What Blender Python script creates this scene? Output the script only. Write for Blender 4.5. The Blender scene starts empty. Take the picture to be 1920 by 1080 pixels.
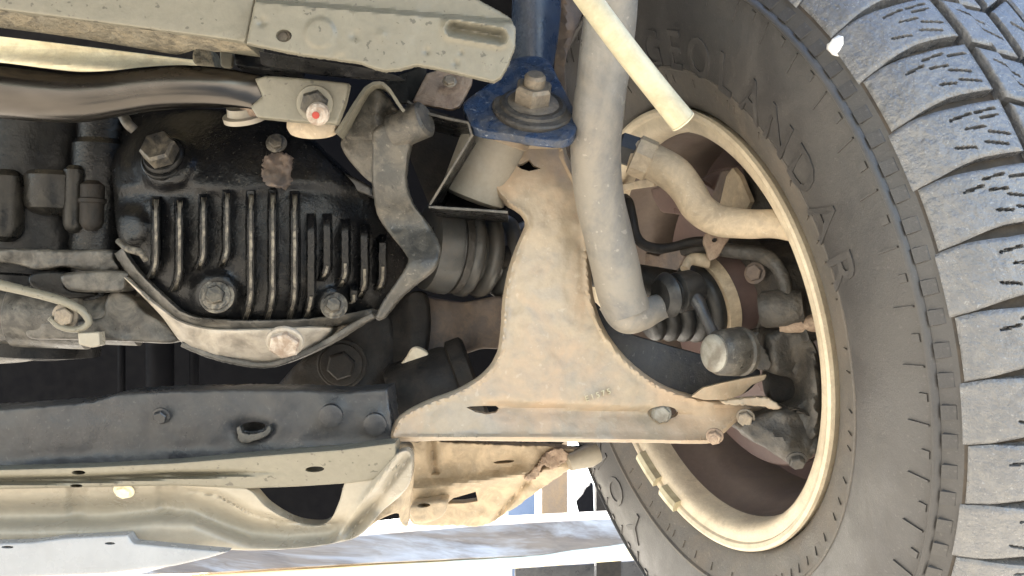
import bpy, bmesh, math, random
import numpy as np
from mathutils import Vector, Matrix, noise
from mathutils.geometry import delaunay_2d_cdt

random.seed(7)
sc = bpy.context.scene
COL = sc.collection
R = math.radians

# ------------------------------------------------------------------ camera, world, sun, exposure
PITCH = 18.0                 # the phone is held under the raised car and looks up at it
CAM_H = 1.15
FPX = 2000.0                 # focal length in pixels of a 1920 px wide picture
G = Matrix.Translation((0, 0, CAM_H)) @ Matrix.Rotation(R(PITCH), 4, 'X')   # workshop frame (x right, y away, z up) -> world
cam = bpy.data.objects.new('camera', bpy.data.cameras.new('camera'))
COL.objects.link(cam)
cam.location = (0, 0, CAM_H)
cam.rotation_euler = (R(90 + PITCH), 0, 0)
cam.data.sensor_width = 36.0
cam.data.lens = 36.0 * FPX / 1920.0
cam.data.clip_start = 0.02
cam.data.clip_end = 3000
sc.camera = cam

SUN_ELEV, SUN_AZ = 38.0, -24.0          # the sun stands ahead, beyond the car, and lights the yard; the car shades its own underside; azimuth from +Y towards +X
world = bpy.data.worlds.new('World')
sc.world = world
world.use_nodes = True
wn = world.node_tree
sky = wn.nodes.new('ShaderNodeTexSky')
sky.sky_type = 'NISHITA'
sky.sun_disc = False
sky.sun_elevation = R(SUN_ELEV)
sky.sun_rotation = R(SUN_AZ)
sky.dust_density = 1.5
wn.links.new(sky.outputs[0], wn.nodes['Background'].inputs[0])
wn.nodes['Background'].inputs[1].default_value = 0.15
sun = bpy.data.objects.new('sun', bpy.data.lights.new('sun', 'SUN'))
COL.objects.link(sun)
sun.data.energy = 4.2
sun.data.angle = R(0.5)
sun.data.color = (1.0, 0.95, 0.88)
sdir = Vector((math.sin(R(SUN_AZ)) * math.cos(R(SUN_ELEV)), math.cos(R(SUN_AZ)) * math.cos(R(SUN_ELEV)), math.sin(R(SUN_ELEV))))
sun.rotation_euler = sdir.to_track_quat('Z', 'Y').to_euler()
sun.location = sdir * 20
sc.view_settings.view_transform = 'Standard'
sc.view_settings.look = 'None'
sc.view_settings.exposure = 2.5
sc.view_settings.gamma = 1.0
sc.view_settings.use_curve_mapping = False
sc.cycles.max_bounces = 6
sc.cycles.diffuse_bounces = 4
sc.cycles.sample_clamp_indirect = 6.0

# ------------------------------------------------------------------ materials
def srgb(r, g, b):
    f = lambda c: (c / 255 / 12.92) if c / 255 <= 0.04045 else ((c / 255 + 0.055) / 1.055) ** 2.4
    return (f(r), f(g), f(b), 1.0)

MATS = {}
def dull(c, k):
    if c is None: return None
    l = 0.3 * c[0] + 0.59 * c[1] + 0.11 * c[2]
    return tuple(v + (l - v) * k for v in c[:3]) + (1.0,)
def mat(name, base, rough=0.6, metal=0.0, second=None, s2=0.5, sc2=18, dust=None, dusta=0.0, scd=55, chips=None, chipa=0.0, scc=160,
        bump=0.3, scb=320, bump2=0.0, scb2=60, rough2=None, stretch=(1, 1, 1), per_obj=False, spec=0.5, coat=0.0):
    """base colour, second colour in large blotches, dust in finer patches, chips as small specks, two scales of relief"""
    if name in MATS: return MATS[name]
    if not name.startswith(('blue', 'red', 'cream', 'dusty', 'rim_dust', 'pale', 'underseal', 'concrete', 'weathered', 'brown')):                 # road dust is greyer than it first looks
        base, second, dust, chips = (dull(c, 0.22) for c in (base, second, dust, chips))
    chipa *= 0.55
    m = bpy.data.materials.new(name); m.use_nodes = True
    nt = m.node_tree; L = nt.links.new; N = nt.nodes.new
    b = nt.nodes['Principled BSDF']
    tc = N('ShaderNodeTexCoord'); mp = N('ShaderNodeMapping'); mp.inputs['Scale'].default_value = stretch
    if per_obj:
        oi = N('ShaderNodeObjectInfo'); vm = N('ShaderNodeVectorMath'); vm.operation = 'SCALE'
        vm.inputs[0].default_value = (3.1, 5.7, 2.3); L(oi.outputs['Random'], vm.inputs['Scale'])
        va = N('ShaderNodeVectorMath'); L(tc.outputs['Object'], va.inputs[0]); L(vm.outputs[0], va.inputs[1]); L(va.outputs[0], mp.inputs['Vector'])
    else:
        L(tc.outputs['Object'], mp.inputs['Vector'])
    def nz(scale, detail=4, rgh=0.6, dist=0.0):
        n = N('ShaderNodeTexNoise'); n.inputs['Scale'].default_value = scale; n.inputs['Detail'].default_value = detail
        n.inputs['Roughness'].default_value = rgh; n.inputs['Distortion'].default_value = dist
        L(mp.outputs[0], n.inputs['Vector']); return n.outputs['Fac']
    def ramp(sock, a, c):
        r = N('ShaderNodeMapRange'); r.inputs['From Min'].default_value = a; r.inputs['From Max'].default_value = c
        r.clamp = True; L(sock, r.inputs['Value']); return r.outputs['Result']
    def mix(fac, ca, cb, amt):
        x = N('ShaderNodeMix'); x.data_type = 'RGBA'
        mu = N('ShaderNodeMath'); mu.operation = 'MULTIPLY'; mu.inputs[1].default_value = amt; L(fac, mu.inputs[0])
        L(mu.outputs[0], x.inputs['Factor'])
        for s, v in ((x.inputs['A'], ca), (x.inputs['B'], cb)):
            if isinstance(v, tuple): s.default_value = v
            else: L(v, s)
        return x.outputs['Result'], mu.outputs[0]
    col = base; dm = None
    if second: col, _ = mix(ramp(nz(sc2, 5, 0.65, 0.4), 0.42, 0.6), col, second, s2)
    # fine tonal grain
    g = nz(scb * 0.6, 3, 0.7)
    hs = N('ShaderNodeHueSaturation'); r_ = N('ShaderNodeMapRange'); r_.inputs['To Min'].default_value = 0.92; r_.inputs['To Max'].default_value = 1.08
    r_.inputs['From Min'].default_value = 0.3; r_.inputs['From Max'].default_value = 0.7
    L(g, r_.inputs['Value']); L(r_.outputs[0], hs.inputs['Value'])
    if isinstance(col, tuple): hs.inputs['Color'].default_value = col
    else: L(col, hs.inputs['Color'])
    col = hs.outputs[0]
    if dust: col, dm = mix(ramp(nz(scd, 6, 0.7, 0.6), 0.45, 0.62), col, dust, dusta)
    if chips: col, cm = mix(ramp(nz(scc, 2, 0.5, 0.2), 0.66, 0.7), col, chips, chipa)
    if isinstance(col, tuple): b.inputs['Base Color'].default_value = col
    else: L(col, b.inputs['Base Color'])
    b.inputs['Metallic'].default_value = metal
    b.inputs['Specular IOR Level'].default_value = spec
    b.inputs['Coat Weight'].default_value = coat
    rr = N('ShaderNodeMapRange'); rr.inputs['To Min'].default_value = max(0.05, rough - 0.12); rr.inputs['To Max'].default_value = min(1, rough + 0.12)
    rr.inputs['From Min'].default_value = 0.3; rr.inputs['From Max'].default_value = 0.7
    L(nz(scd * 1.3, 4), rr.inputs['Value'])
    rs = rr.outputs[0]
    if dm is not None:
        mx = N('ShaderNodeMix'); mx.data_type = 'FLOAT'; L(dm, mx.inputs['Factor']); L(rs, mx.inputs['A']); mx.inputs['B'].default_value = rough2 or 0.85
        rs = mx.outputs['Result']
    L(rs, b.inputs['Roughness'])
    bp = N('ShaderNodeBump'); bp.inputs['Strength'].default_value = bump; bp.inputs['Distance'].default_value = 0.0015
    L(nz(scb, 4, 0.7), bp.inputs['Height'])
    if bump2:
        b2 = N('ShaderNodeBump'); b2.inputs['Strength'].default_value = bump2; b2.inputs['Distance'].default_value = 0.006
        L(nz(scb2, 3, 0.5), b2.inputs['Height']); L(b2.outputs[0], bp.inputs['Normal'])
    L(bp.outputs[0], b.inputs['Normal'])
    MATS[name] = m
    return m

TAN = srgb(176, 157, 132)
mat('dusty_arm', srgb(166, 151, 130), 0.42, 0.0, second=srgb(144, 135, 121), s2=0.75, sc2=6, dust=srgb(184, 156, 128), dusta=0.5, scd=15, chips=srgb(226, 214, 198), chipa=0.2, scc=190, bump=0.2, scb=260, bump2=0.25, scb2=60, rough2=0.6)
mat('dusty_tan', srgb(176, 160, 136), 0.58, 0.0, second=srgb(150, 136, 116), s2=0.6, sc2=14, dust=srgb(202, 182, 154), dusta=0.6, chips=srgb(214, 202, 182), chipa=0.4, scc=260, bump=0.4)
mat('underseal', srgb(116, 112, 99), 0.36, 0.0, second=srgb(108, 104, 92), s2=0.5, sc2=9, dust=srgb(122, 117, 105), dusta=0.3, chips=srgb(40, 38, 35), chipa=1.0, scc=190, bump=0.15, scb=260, bump2=0.12, scb2=90)
mat('underseal_rough', srgb(112, 106, 92), 0.6, 0.0, second=srgb(74, 70, 62), s2=0.8, sc2=60, dust=srgb(160, 148, 124), dusta=0.5, chips=srgb(50, 47, 42), chipa=0.8, scc=220, bump=0.9, scb=260, bump2=0.6, scb2=160)
mat('grey_olive', srgb(70, 68, 63), 0.36, 0.1, second=srgb(50, 48, 45), s2=0.7, sc2=22, dust=srgb(122, 113, 98), dusta=0.45, scd=45, chips=srgb(190, 180, 160), chipa=0.25, scc=280, bump=0.5, scb=300)
mat('oily_black', (0.005, 0.0055, 0.007, 1), 0.17, 0.0, second=(0.009, 0.009, 0.009, 1), s2=0.8, dust=srgb(52, 48, 43), dusta=0.1, scd=50, chips=srgb(170, 160, 140), chipa=0.1, scc=320, bump=0.55, scb=260, bump2=0.1, scb2=80, rough2=0.4, spec=0.3)
mat('black_cast', (0.006, 0.0065, 0.008, 1), 0.28, 0.0, second=(0.011, 0.011, 0.011, 1), s2=0.8, dust=srgb(52, 49, 44), dusta=0.18, bump=0.4, scb=160, bump2=0.12, spec=0.2)
mat('dusty_cast', srgb(168, 159, 147), 0.42, 0.1, second=srgb(126, 119, 110), s2=0.8, sc2=26, dust=srgb(190, 180, 164), dusta=0.5, scd=45, bump=0.5, scb=200, bump2=0.15)
mat('lit_fin_dust', srgb(70, 66, 59), 0.36, 0.0, second=srgb(26, 25, 24), s2=0.9, sc2=60, dust=srgb(150, 140, 122), dusta=0.65, scd=110, bump=0.9, scb=280)
mat('black_paint', (0.014, 0.015, 0.017, 1), 0.28, 0.0, second=(0.03, 0.028, 0.026, 1), s2=0.5, dust=srgb(120, 110, 95), dusta=0.18, bump=0.12, scb=200)
mat('tube_paint', srgb(96, 91, 86), 0.2, 1.0, second=srgb(60, 57, 55), s2=0.6, sc2=8, dust=srgb(84, 79, 72), dusta=0.15, scd=20, bump=0.06, scb=120, stretch=(0.3, 1, 1), rough2=0.4)
mat('grey_paint', srgb(54, 55, 58), 0.3, 0.15, second=srgb(42, 43, 47), s2=0.7, sc2=6, dust=srgb(92, 89, 84), dusta=0.3, scd=20, chips=srgb(170, 165, 155), chipa=0.12, scc=340, bump=0.25, scb=280, bump2=0.1, scb2=45)
mat('pale_panel', srgb(152, 145, 131), 0.28, 0.0, second=srgb(138, 132, 121), s2=0.6, sc2=7, dust=srgb(164, 155, 138), dusta=0.35, scd=18, bump=0.12, scb=260, bump2=0.1, scb2=30)
mat('cream_sill', srgb(236, 226, 196), 0.5, 0.0, second=srgb(216, 202, 168), s2=0.6, dust=srgb(170, 154, 124), dusta=0.3, bump=0.4)
mat('white_sill', srgb(150, 153, 158), 0.26, 0.0, second=srgb(140, 141, 142), s2=0.4, sc2=6, bump=0.05, scb=40)
mat('blue_paint', srgb(44, 62, 90), 0.28, 0.0, second=srgb(40, 46, 56), s2=0.85, sc2=22, dust=srgb(100, 98, 95), dusta=0.5, scd=45, chips=srgb(166, 170, 176), chipa=0.7, scc=320, bump=0.7, scb=320, bump2=0.15, scb2=180)
mat('blue_clean', srgb(42, 56, 78), 0.28, 0.0, second=srgb(28, 38, 56), s2=0.6, sc2=20, dust=srgb(74, 77, 82), dusta=0.25, bump=0.25, scb=300)
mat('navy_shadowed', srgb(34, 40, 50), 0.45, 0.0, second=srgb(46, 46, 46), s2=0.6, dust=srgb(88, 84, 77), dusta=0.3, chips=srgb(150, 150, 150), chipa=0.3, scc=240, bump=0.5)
mat('rust', srgb(148, 124, 102), 0.65, 0.0, second=srgb(124, 96, 76), s2=0.6, dust=srgb(186, 162, 134), dusta=0.5, bump=0.7, bump2=0.3, scb2=120)
mat('brown_disc', srgb(98, 80, 76), 0.34, 0.0, second=srgb(86, 74, 74), s2=0.5, sc2=9, dust=srgb(112, 96, 88), dusta=0.2, scd=12, bump=0.05, scb=300)
mat('brown_grime', srgb(96, 84, 76), 0.7, 0.0, second=srgb(76, 71, 70), s2=0.8, sc2=18, dust=srgb(126, 108, 92), dusta=0.45, bump=0.4, bump2=0.2)
mat('shaded_grime', srgb(34, 31, 29), 0.55, 0.0, second=srgb(24, 23, 23), s2=0.7, dust=srgb(58, 51, 44), dusta=0.45, bump=0.45, spec=0.25)  # grime, darkened further to put the shade of deep parts into the colour
mat('caliper', srgb(64, 61, 57), 0.5, 0.0, second=srgb(44, 43, 42), s2=0.7, sc2=24, dust=srgb(110, 100, 86), dusta=0.4, scd=34, bump=0.6, scb=240, bump2=0.3)
mat('rubber_boot', srgb(72, 73, 72), 0.34, 0.0, second=srgb(58, 58, 58), s2=0.6, dust=srgb(104, 94, 80), dusta=0.35, scd=20, bump=0.1)
mat('black_rubber', (0.010, 0.011, 0.012, 1), 0.4, 0.0, second=(0.018, 0.018, 0.018, 1), s2=0.5, dust=srgb(66, 62, 56), dusta=0.3, bump=0.3)
mat('steel_bar', srgb(130, 127, 121), 0.34, 0.15, second=srgb(98, 97, 97), s2=0.8, sc2=8, dust=srgb(162, 150, 130), dusta=0.55, scd=10, chips=srgb(205, 196, 178), chipa=0.4, scc=150, bump=0.3, scb=320, bump2=0.2, scb2=50)
mat('bushing_steel', srgb(158, 150, 134), 0.45, 0.0, second=srgb(142, 134, 118), s2=0.7, sc2=14, dust=srgb(166, 152, 130), dusta=0.4, scd=20, bump=0.2)
mat('motor_dust', srgb(78, 75, 70), 0.34, 0.1, second=srgb(40, 39, 37), s2=0.9, sc2=22, dust=srgb(140, 132, 118), dusta=0.4, scd=36, bump=0.5, scb=200, bump2=0.15)
mat('bolt_steel', srgb(128, 118, 104), 0.45, 0.35, second=srgb(96, 84, 70), s2=0.7, sc2=60, dust=srgb(176, 160, 134), dusta=0.5, bump=0.5)
mat('bolt_dark', srgb(50, 50, 50), 0.35, 0.3, second=srgb(74, 68, 58), s2=0.6, sc2=60, dust=srgb(150, 138, 116), dusta=0.35, bump=0.5)
mat('bolt_white', srgb(190, 176, 160), 0.5, 0.0, second=srgb(150, 132, 114), s2=0.8, sc2=110, dust=srgb(120, 90, 66), dusta=0.5, scd=120, bump=0.7)
mat('red_mark', srgb(150, 50, 38), 0.5, bump=0.3)
mat('zinc', srgb(150, 148, 138), 0.36, 0.3, second=srgb(120, 114, 102), s2=0.8, sc2=50, dust=srgb(110, 96, 80), dusta=0.4, bump=0.3)
mat('cream_hose', srgb(196, 187, 158), 0.45, 0.0, second=srgb(170, 162, 136), s2=0.7, sc2=16, dust=srgb(140, 128, 104), dusta=0.35, scd=30, bump=0.15)
mat('rubber_tyre', srgb(62, 60, 60), 0.42, 0.0, second=srgb(70, 68, 66), s2=0.6, sc2=8, dust=srgb(88, 84, 80), dusta=0.4, scd=12, chips=srgb(176, 168, 158), chipa=0.1, scc=320, bump=0.25, scb=600, bump2=0.18, scb2=26)
mat('rubber_tread', srgb(94, 95, 98), 0.22, 0.0, second=srgb(108, 108, 110), s2=0.6, sc2=40, dust=srgb(132, 128, 120), dusta=0.3, scd=60, chips=srgb(225, 225, 225), chipa=0.25, scc=420, bump=0.9, scb=240, bump2=0.35, scb2=150, per_obj=True, rough2=0.36, spec=0.8)
mat('rubber_groove', srgb(50, 44, 38), 0.7, 0.0, second=srgb(66, 56, 45), s2=0.7, dust=srgb(88, 74, 57), dusta=0.5, bump=0.4)
mat('rim_dust', srgb(206, 192, 168), 0.5, 0.0, second=srgb(180, 165, 142), s2=0.7, sc2=18, dust=srgb(220, 206, 180), dusta=0.45, chips=srgb(240, 230, 210), chipa=0.4, scc=260, bump=0.35)
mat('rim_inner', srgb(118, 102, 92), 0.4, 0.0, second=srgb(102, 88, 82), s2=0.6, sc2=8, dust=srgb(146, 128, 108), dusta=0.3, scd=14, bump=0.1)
mat('drum_grey', srgb(34, 33, 31), 0.3, 0.1, second=srgb(22, 22, 21), s2=0.8, dust=srgb(68, 64, 57), dusta=0.3, bump=0.4, scb=180, spec=0.3)
mat('rubber_bead', srgb(84, 79, 73), 0.6, 0.0, second=srgb(74, 71, 68), s2=0.7, sc2=14, dust=srgb(112, 100, 86), dusta=0.45, scd=16, chips=srgb(160, 148, 130), chipa=0.3, scc=300, bump=0.35, scb=400)
mat('white_glint', (0.85, 0.85, 0.85, 1), 0.3, bump=0.05)
mat('void_black', (0.003, 0.0035, 0.006, 1), 0.7, 0.0, bump=0.05, spec=0.1)  # near-black colour carries the shade of the deep gaps
mat('weathered_wood', (0.34, 0.25, 0.17, 1), 0.75, 0.0, second=(0.2, 0.15, 0.11, 1), s2=0.8, sc2=9, dust=(0.8, 0.74, 0.66, 1), dusta=0.6, scd=5, bump=0.6, scb=60, stretch=(0.12, 1, 1), spec=0.15)
mat('flaking_paint', (0.2, 0.21, 0.23, 1), 0.6, 0.0, second=(0.14, 0.145, 0.16, 1), s2=0.6, sc2=8, dust=(0.035, 0.032, 0.03, 1), dusta=0.85, scd=5, bump=0.8, scb=60, stretch=(0.2, 1, 1))
mat('cream_timber', (0.86, 0.78, 0.55, 1), 0.6, 0.0, second=(0.8, 0.7, 0.46, 1), s2=0.5, sc2=4, bump=0.2, scb=60, stretch=(0.3, 1, 1))
mat('blue_steel', (0.16, 0.22, 0.34, 1), 0.5, bump=0.1, second=(0.1, 0.15, 0.25, 1), s2=0.5, sc2=3)
mat('brown_timber', (0.26, 0.19, 0.13, 1), 0.7, bump=0.3, second=(0.4, 0.26, 0.13, 1), s2=0.6, sc2=5)
mat('concrete', srgb(192, 181, 161), 0.8, 0.0, second=srgb(178, 168, 150), s2=0.6, sc2=0.6, dust=srgb(200, 189, 168), dusta=0.4, scd=2, bump=0.3, scb=30)

# ------------------------------------------------------------------ geometry helpers (workshop frame: x right, y away from camera, z up, metres)
def P(x, y, d):
    return np.array(((x - 960.0) / FPX * d, d, (540.0 - y) / FPX * d))
def S(d): return d / FPX
GM = np.array(G)
WORLD = {}                        # world position of each object's origin

def mk(name, verts, faces, m, parent=None, sharp=32, kind=None, smooth=True):
    v = np.asarray(verts, float)
    w = v @ GM[:3, :3].T + GM[:3, 3]
    c = w.mean(0)
    me = bpy.data.meshes.new(name)
    me.from_pydata([tuple(p) for p in (w - c)], [], faces)
    bm = bmesh.new(); bm.from_mesh(me); bmesh.ops.recalc_face_normals(bm, faces=bm.faces); bm.to_mesh(me); bm.free()
    if smooth:
        me.shade_smooth(); me.set_sharp_from_angle(angle=R(sharp))
    me.materials.append(MATS[m])
    o = bpy.data.objects.new(name, me)
    COL.objects.link(o)
    WORLD[o.name] = Vector(c)
    if parent:
        o.parent = parent; o.location = Vector(c) - WORLD[parent.name]
    else:
        o.location = c
    if kind: o['kind'] = kind
    return o

def tag(o, label, cat, group=None):
    o['label'] = label; o['category'] = cat
    if group: o['group'] = group
    return o
def thing(name, label, cat, pos, group=None):
    o = bpy.data.objects.new(name, None); COL.objects.link(o)
    o.empty_display_size = 0.02
    c = G @ Vector(pos); o.location = c; WORLD[o.name] = c
    return tag(o, label, cat, group)

def catmull(pts, n, closed=False):
    p = np.asarray(pts, float); m = len(p); out = []
    segs = m if closed else m - 1
    for i in range(segs):
        if closed: a, b, c, d = p[(i - 1) % m], p[i], p[(i + 1) % m], p[(i + 2) % m]
        else:
            b, c = p[i], p[i + 1]
            a = p[i - 1] if i else 2 * b - c
            d = p[i + 2] if i + 2 < m else 2 * c - b
        for k in range(n):
            t = k / n
            out.append(0.5 * (2 * b + (c - a) * t + (2 * a - 5 * b + 4 * c - d) * t * t + (3 * b - a - 3 * c + d) * t ** 3))
    if not closed: out.append(p[-1])
    return np.array(out)

def resample(p, step, closed=True):
    q = np.vstack([p, p[:1]]) if closed else p
    l = np.linalg.norm(np.diff(q[:, :2], axis=0), axis=1); s = np.concatenate([[0], np.cumsum(l)])
    n = max(3, int(round(s[-1] / step)))
    t = np.linspace(0, s[-1], n + 1)[: n if closed else n + 1]
    return np.stack([np.interp(t, s, q[:, k]) for k in range(q.shape[1])], 1)

def inside(pts, poly):
    x, y = pts[:, 0], pts[:, 1]; r = np.zeros(len(pts), bool)
    a = poly; b = np.roll(poly, -1, 0)
    for (x0, y0), (x1, y1) in zip(a, b):
        if y0 == y1: continue
        c = ((y0 > y) != (y1 > y)) & (x < (x1 - x0) * (y - y0) / (y1 - y0) + x0)
        r ^= c
    return r
def edgedist(pts, poly):
    a = poly; b = np.roll(poly, -1, 0); best = np.full(len(pts), 1e9)
    for p0, p1 in zip(a, b):
        e = p1 - p0; L2 = max(1e-9, e @ e)
        t = np.clip(((pts - p0) @ e) / L2, 0, 1)
        best = np.minimum(best, np.linalg.norm(pts - (p0 + t[:, None] * e), axis=1))
    return best
def ellipse(cx, cy, a, b, rot=0, n=18):
    t = np.linspace(0, 2 * np.pi, n, endpoint=False); c, s = math.cos(R(rot)), math.sin(R(rot))
    return np.stack([cx + a * np.cos(t) * c - b * np.sin(t) * s, cy + a * np.cos(t) * s + b * np.sin(t) * c], 1)

def plate(name, outline, depth, thick, m, parent=None, step=9, holes=(), rnd=6, smooth=True, rough=0.0, jag=0.0, back=(0, 1, 0), sharp=40, kind=None, lip=0.0):
    """a sheet cut to an outline, with its own relief (depth is a number or a function), rolled front edges and a real thickness"""
    out = np.asarray(outline, float)
    if smooth: out = catmull(out, 10, True)
    out = resample(out, step * 0.8)
    if jag:
        rng = np.random.default_rng(len(out)); out = out + rng.normal(size=out.shape) * jag
    hol = [np.asarray(h, float) for h in holes]
    df = depth if callable(depth) else (lambda x, y: np.full(np.shape(x), depth))
    lo, hi = out.min(0), out.max(0)
    gx, gy = np.meshgrid(np.arange(lo[0], hi[0], step), np.arange(lo[1], hi[1], step))
    gx = gx + (np.arange(gx.shape[0]) % 2)[:, None] * step * 0.5
    pts = np.stack([gx.ravel(), gy.ravel()], 1)
    nrm = np.roll(out, -1, 0) - np.roll(out, 1, 0); nrm = np.stack([-nrm[:, 1], nrm[:, 0]], 1); nrm /= np.linalg.norm(nrm, axis=1)[:, None] + 1e-9
    if not inside(out + nrm * 0.5, out).mean() > 0.5: nrm = -nrm
    ins = []
    for k in (0.25, 0.6, 1.0):
        if rnd > 0: ins.append(out + nrm * rnd * k)
    ed = edgedist(pts, out)
    keep = inside(pts, out) & (ed > max(rnd * 1.15, step * 0.5))
    for h in hol: keep &= ~inside(pts, h) & (edgedist(pts, h) > step * 0.4)
    pts = pts[keep]
    if ins:
        iv = np.vstack(ins); e2 = edgedist(iv, out)
        tgt = np.concatenate([np.full(len(out), rnd * k) for k in (0.25, 0.6, 1.0)])
        ok = inside(iv, out) & (e2 > tgt * 0.85)
        for h in hol: ok &= ~inside(iv, h)
        pts = np.vstack([pts, iv[ok]])
    allp = [out] + hol; edges = []; base = 0
    for a in allp:
        n = len(a); edges += [(base + i, base + (i + 1) % n) for i in range(n)]; base += n
    allv = np.vstack(allp + [pts])
    vv, _, ff, *_ = delaunay_2d_cdt([Vector(p) for p in allv], edges, [], 1, 1e-4)
    vv = np.array([tuple(v) for v in vv]); tri = []
    for f in ff:
        for k in range(1, len(f) - 1): tri.append((f[0], f[k], f[k + 1]))
    tri = np.array(tri); cen = vv[tri].mean(1)
    ok = inside(cen, out)
    for h in hol: ok &= ~inside(cen, h)
    tri = tri[ok]
    used = np.unique(tri); rm = -np.ones(len(vv), int); rm[used] = np.arange(len(used)); vv = vv[used]; tri = rm[tri]
    d = np.asarray(df(vv[:, 0], vv[:, 1]), float) + np.zeros(len(vv))
    if rnd > 0:
        e = np.clip(edgedist(vv, out) / rnd, 0, 1); d = d + rnd * d / FPX * (1 - np.sqrt(np.clip(1 - (1 - e) ** 2, 0, 1)))
    if lip: d = d - lip * np.exp(-((edgedist(vv, out) - 8) / 3.6) ** 2)
    if rough:
        d = d + np.array([noise.fractal(Vector((x * 0.02, y * 0.02, 1.7)), 1.0, 2.0, 4) for x, y in vv]) * rough
    front = np.stack([(vv[:, 0] - 960) / FPX * d, d, (540 - vv[:, 1]) / FPX * d], 1)
    bk = front + np.array(back) / np.linalg.norm(back) * thick
    n = len(vv); faces = [tuple(int(i) for i in t) for t in tri] + [tuple(int(i) + n for i in t[::-1]) for t in tri]
    cnt = {}
    for t in tri:
        for a, b in ((t[0], t[1]), (t[1], t[2]), (t[2], t[0])):
            k = (min(a, b), max(a, b)); cnt.setdefault(k, []).append((int(a), int(b)))
    for k, l in cnt.items():
        if len(l) == 1: a, b = l[0]; faces.append((b, a, a + n, b + n))
    return mk(name, np.vstack([front, bk]), faces, m, parent, sharp, kind)

def frame_of(axis, ref=(0, 0, 1)):
    a = np.array(axis, float); a /= np.linalg.norm(a); r = np.array(ref, float)
    if abs(a @ r) > 0.95: r = np.array((1.0, 0, 0))
    u = np.cross(r, a); u /= np.linalg.norm(u); return u, np.cross(a, u), a

def lathe_vf(profile, org, axis, seg=32, ref=(0, 0, 1), phase=0.0, close=True, arc=None, base=0):
    """profile: (distance along axis, radius)"""
    u, v, a = frame_of(axis, ref); vs, fs = [], []; n = len(profile)
    for k in range(seg):
        t = 2 * math.pi * k / seg + phase
        for s, r in profile: vs.append(np.array(org) + a * s + (u * math.cos(t) + v * math.sin(t)) * r)
    for k in range(seg):
        k2 = (k + 1) % seg
        for i in range(n - 1): fs.append((base + k * n + i, base + k2 * n + i, base + k2 * n + i + 1, base + k * n + i + 1))
    if close:
        fs.append(tuple(base + k * n for k in range(seg))); fs.append(tuple(base + k * n + n - 1 for k in range(seg - 1, -1, -1)))
    return vs, fs
def lathe(name, profile, org, axis, m, parent=None, seg=32, sharp=32, close=True, phase=0.0, kind=None):
    vs, fs = lathe_vf(profile, org, axis, seg, phase=phase, close=close)
    return mk(name, vs, fs, m, parent, sharp, kind)

def sweep(name, pts, rad, m, parent=None, seg=20, n=10, flat=None, sharp=40, wob=0.0, kind=None):
    """tube through (px, py, depth) points; rad in pixels, one per point; flat squeezes the tube along the view"""
    p = catmull(np.array([P(*q) for q in pts]), n)
    rr = np.array(rad if hasattr(rad, '__len__') else [rad] * len(pts), float) * np.array([S(q[2]) for q in pts])
    r = catmull(np.stack([rr, rr], 1), n)[:, 0]
    fl = np.ones(len(p)) if flat is None else catmull(np.stack([flat, flat], 1), n)[:, 0]
    vs, fs = [], []
    tan = np.gradient(p, axis=0); tan /= np.linalg.norm(tan, axis=1)[:, None]
    view = np.array((0, 1.0, 0))
    for i in range(len(p)):
        a = tan[i]; u = np.cross(a, view); u /= np.linalg.norm(u); v = np.cross(u, a)
        for k in range(seg):
            t = 2 * math.pi * k / seg
            w = 1 + wob * noise.noise(Vector(p[i] * 40 + np.array((math.cos(t), math.sin(t), 0)))) if wob else 1
            vs.append(p[i] + (u * math.cos(t) + v * math.sin(t) * fl[i]) * r[i] * w)
    for i in range(len(p) - 1):
        for k in range(seg):
            k2 = (k + 1) % seg; fs.append((i * seg + k, i * seg + k2, (i + 1) * seg + k2, (i + 1) * seg + k))
    fs.append(tuple(range(seg))); fs.append(tuple((len(p) - 1) * seg + k for k in range(seg - 1, -1, -1)))
    return mk(name, vs, fs, m, parent, sharp, kind)

def bolt(name, x, y, d, axis, r, m, parent=None, flange=1.45, h=0.9, stud=0.0, fm=None, studm=None, wash=0.0):
    """hex head with chamfered top, flange washer and, if any, the stud end; r in pixels"""
    o = P(x, y, d); rr = r * S(d); u, v, a = frame_of(axis)
    vs, fs = lathe_vf([(0.0, rr * 0.9), (0.0, rr), (h * rr * 0.82, rr), (h * rr, rr * 0.86), (h * rr * 0.97, rr * 0.55)], o, axis, 6, phase=0.3)
    b = mk(name, vs, fs, m, parent, 20)
    lathe('flange', [(-0.25 * rr, rr * flange * 0.95), (-0.12 * rr, rr * flange), (0.02 * rr, rr * flange * 0.97), (0.1 * rr, rr * 1.05)], o, axis, fm or m, b, 28)
    if wash: lathe('washer', [(-0.55 * rr, rr * wash), (-0.3 * rr, rr * wash), (-0.24 * rr, rr * wash * 0.95)], o, axis, fm or m, b, 28)
    if stud: lathe('stud', [(h * rr * 0.5, rr * 0.55), (h * rr * 0.5 + stud * rr * 0.85, rr * 0.55), (h * rr * 0.5 + stud * rr, rr * 0.42)], o, axis, studm or m, b, 20)
    return b

# ------------------------------------------------------------------ the setting: ground, and a black backing sheet that puts the gaps' shade into its colour
def world_sheet(name, x0, x1, y0, y1, z, m):
    me = bpy.data.meshes.new(name); me.from_pydata([(x0, y0, z), (x1, y0, z), (x1, y1, z), (x0, y1, z)], [], [(0, 1, 2, 3)])
    me.materials.append(MATS[m]); o = bpy.data.objects.new(name, me); COL.objects.link(o); o['kind'] = 'structure'; return o
world_sheet('ground', -900, 900, -900, 900, 0.0, 'concrete')

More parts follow.
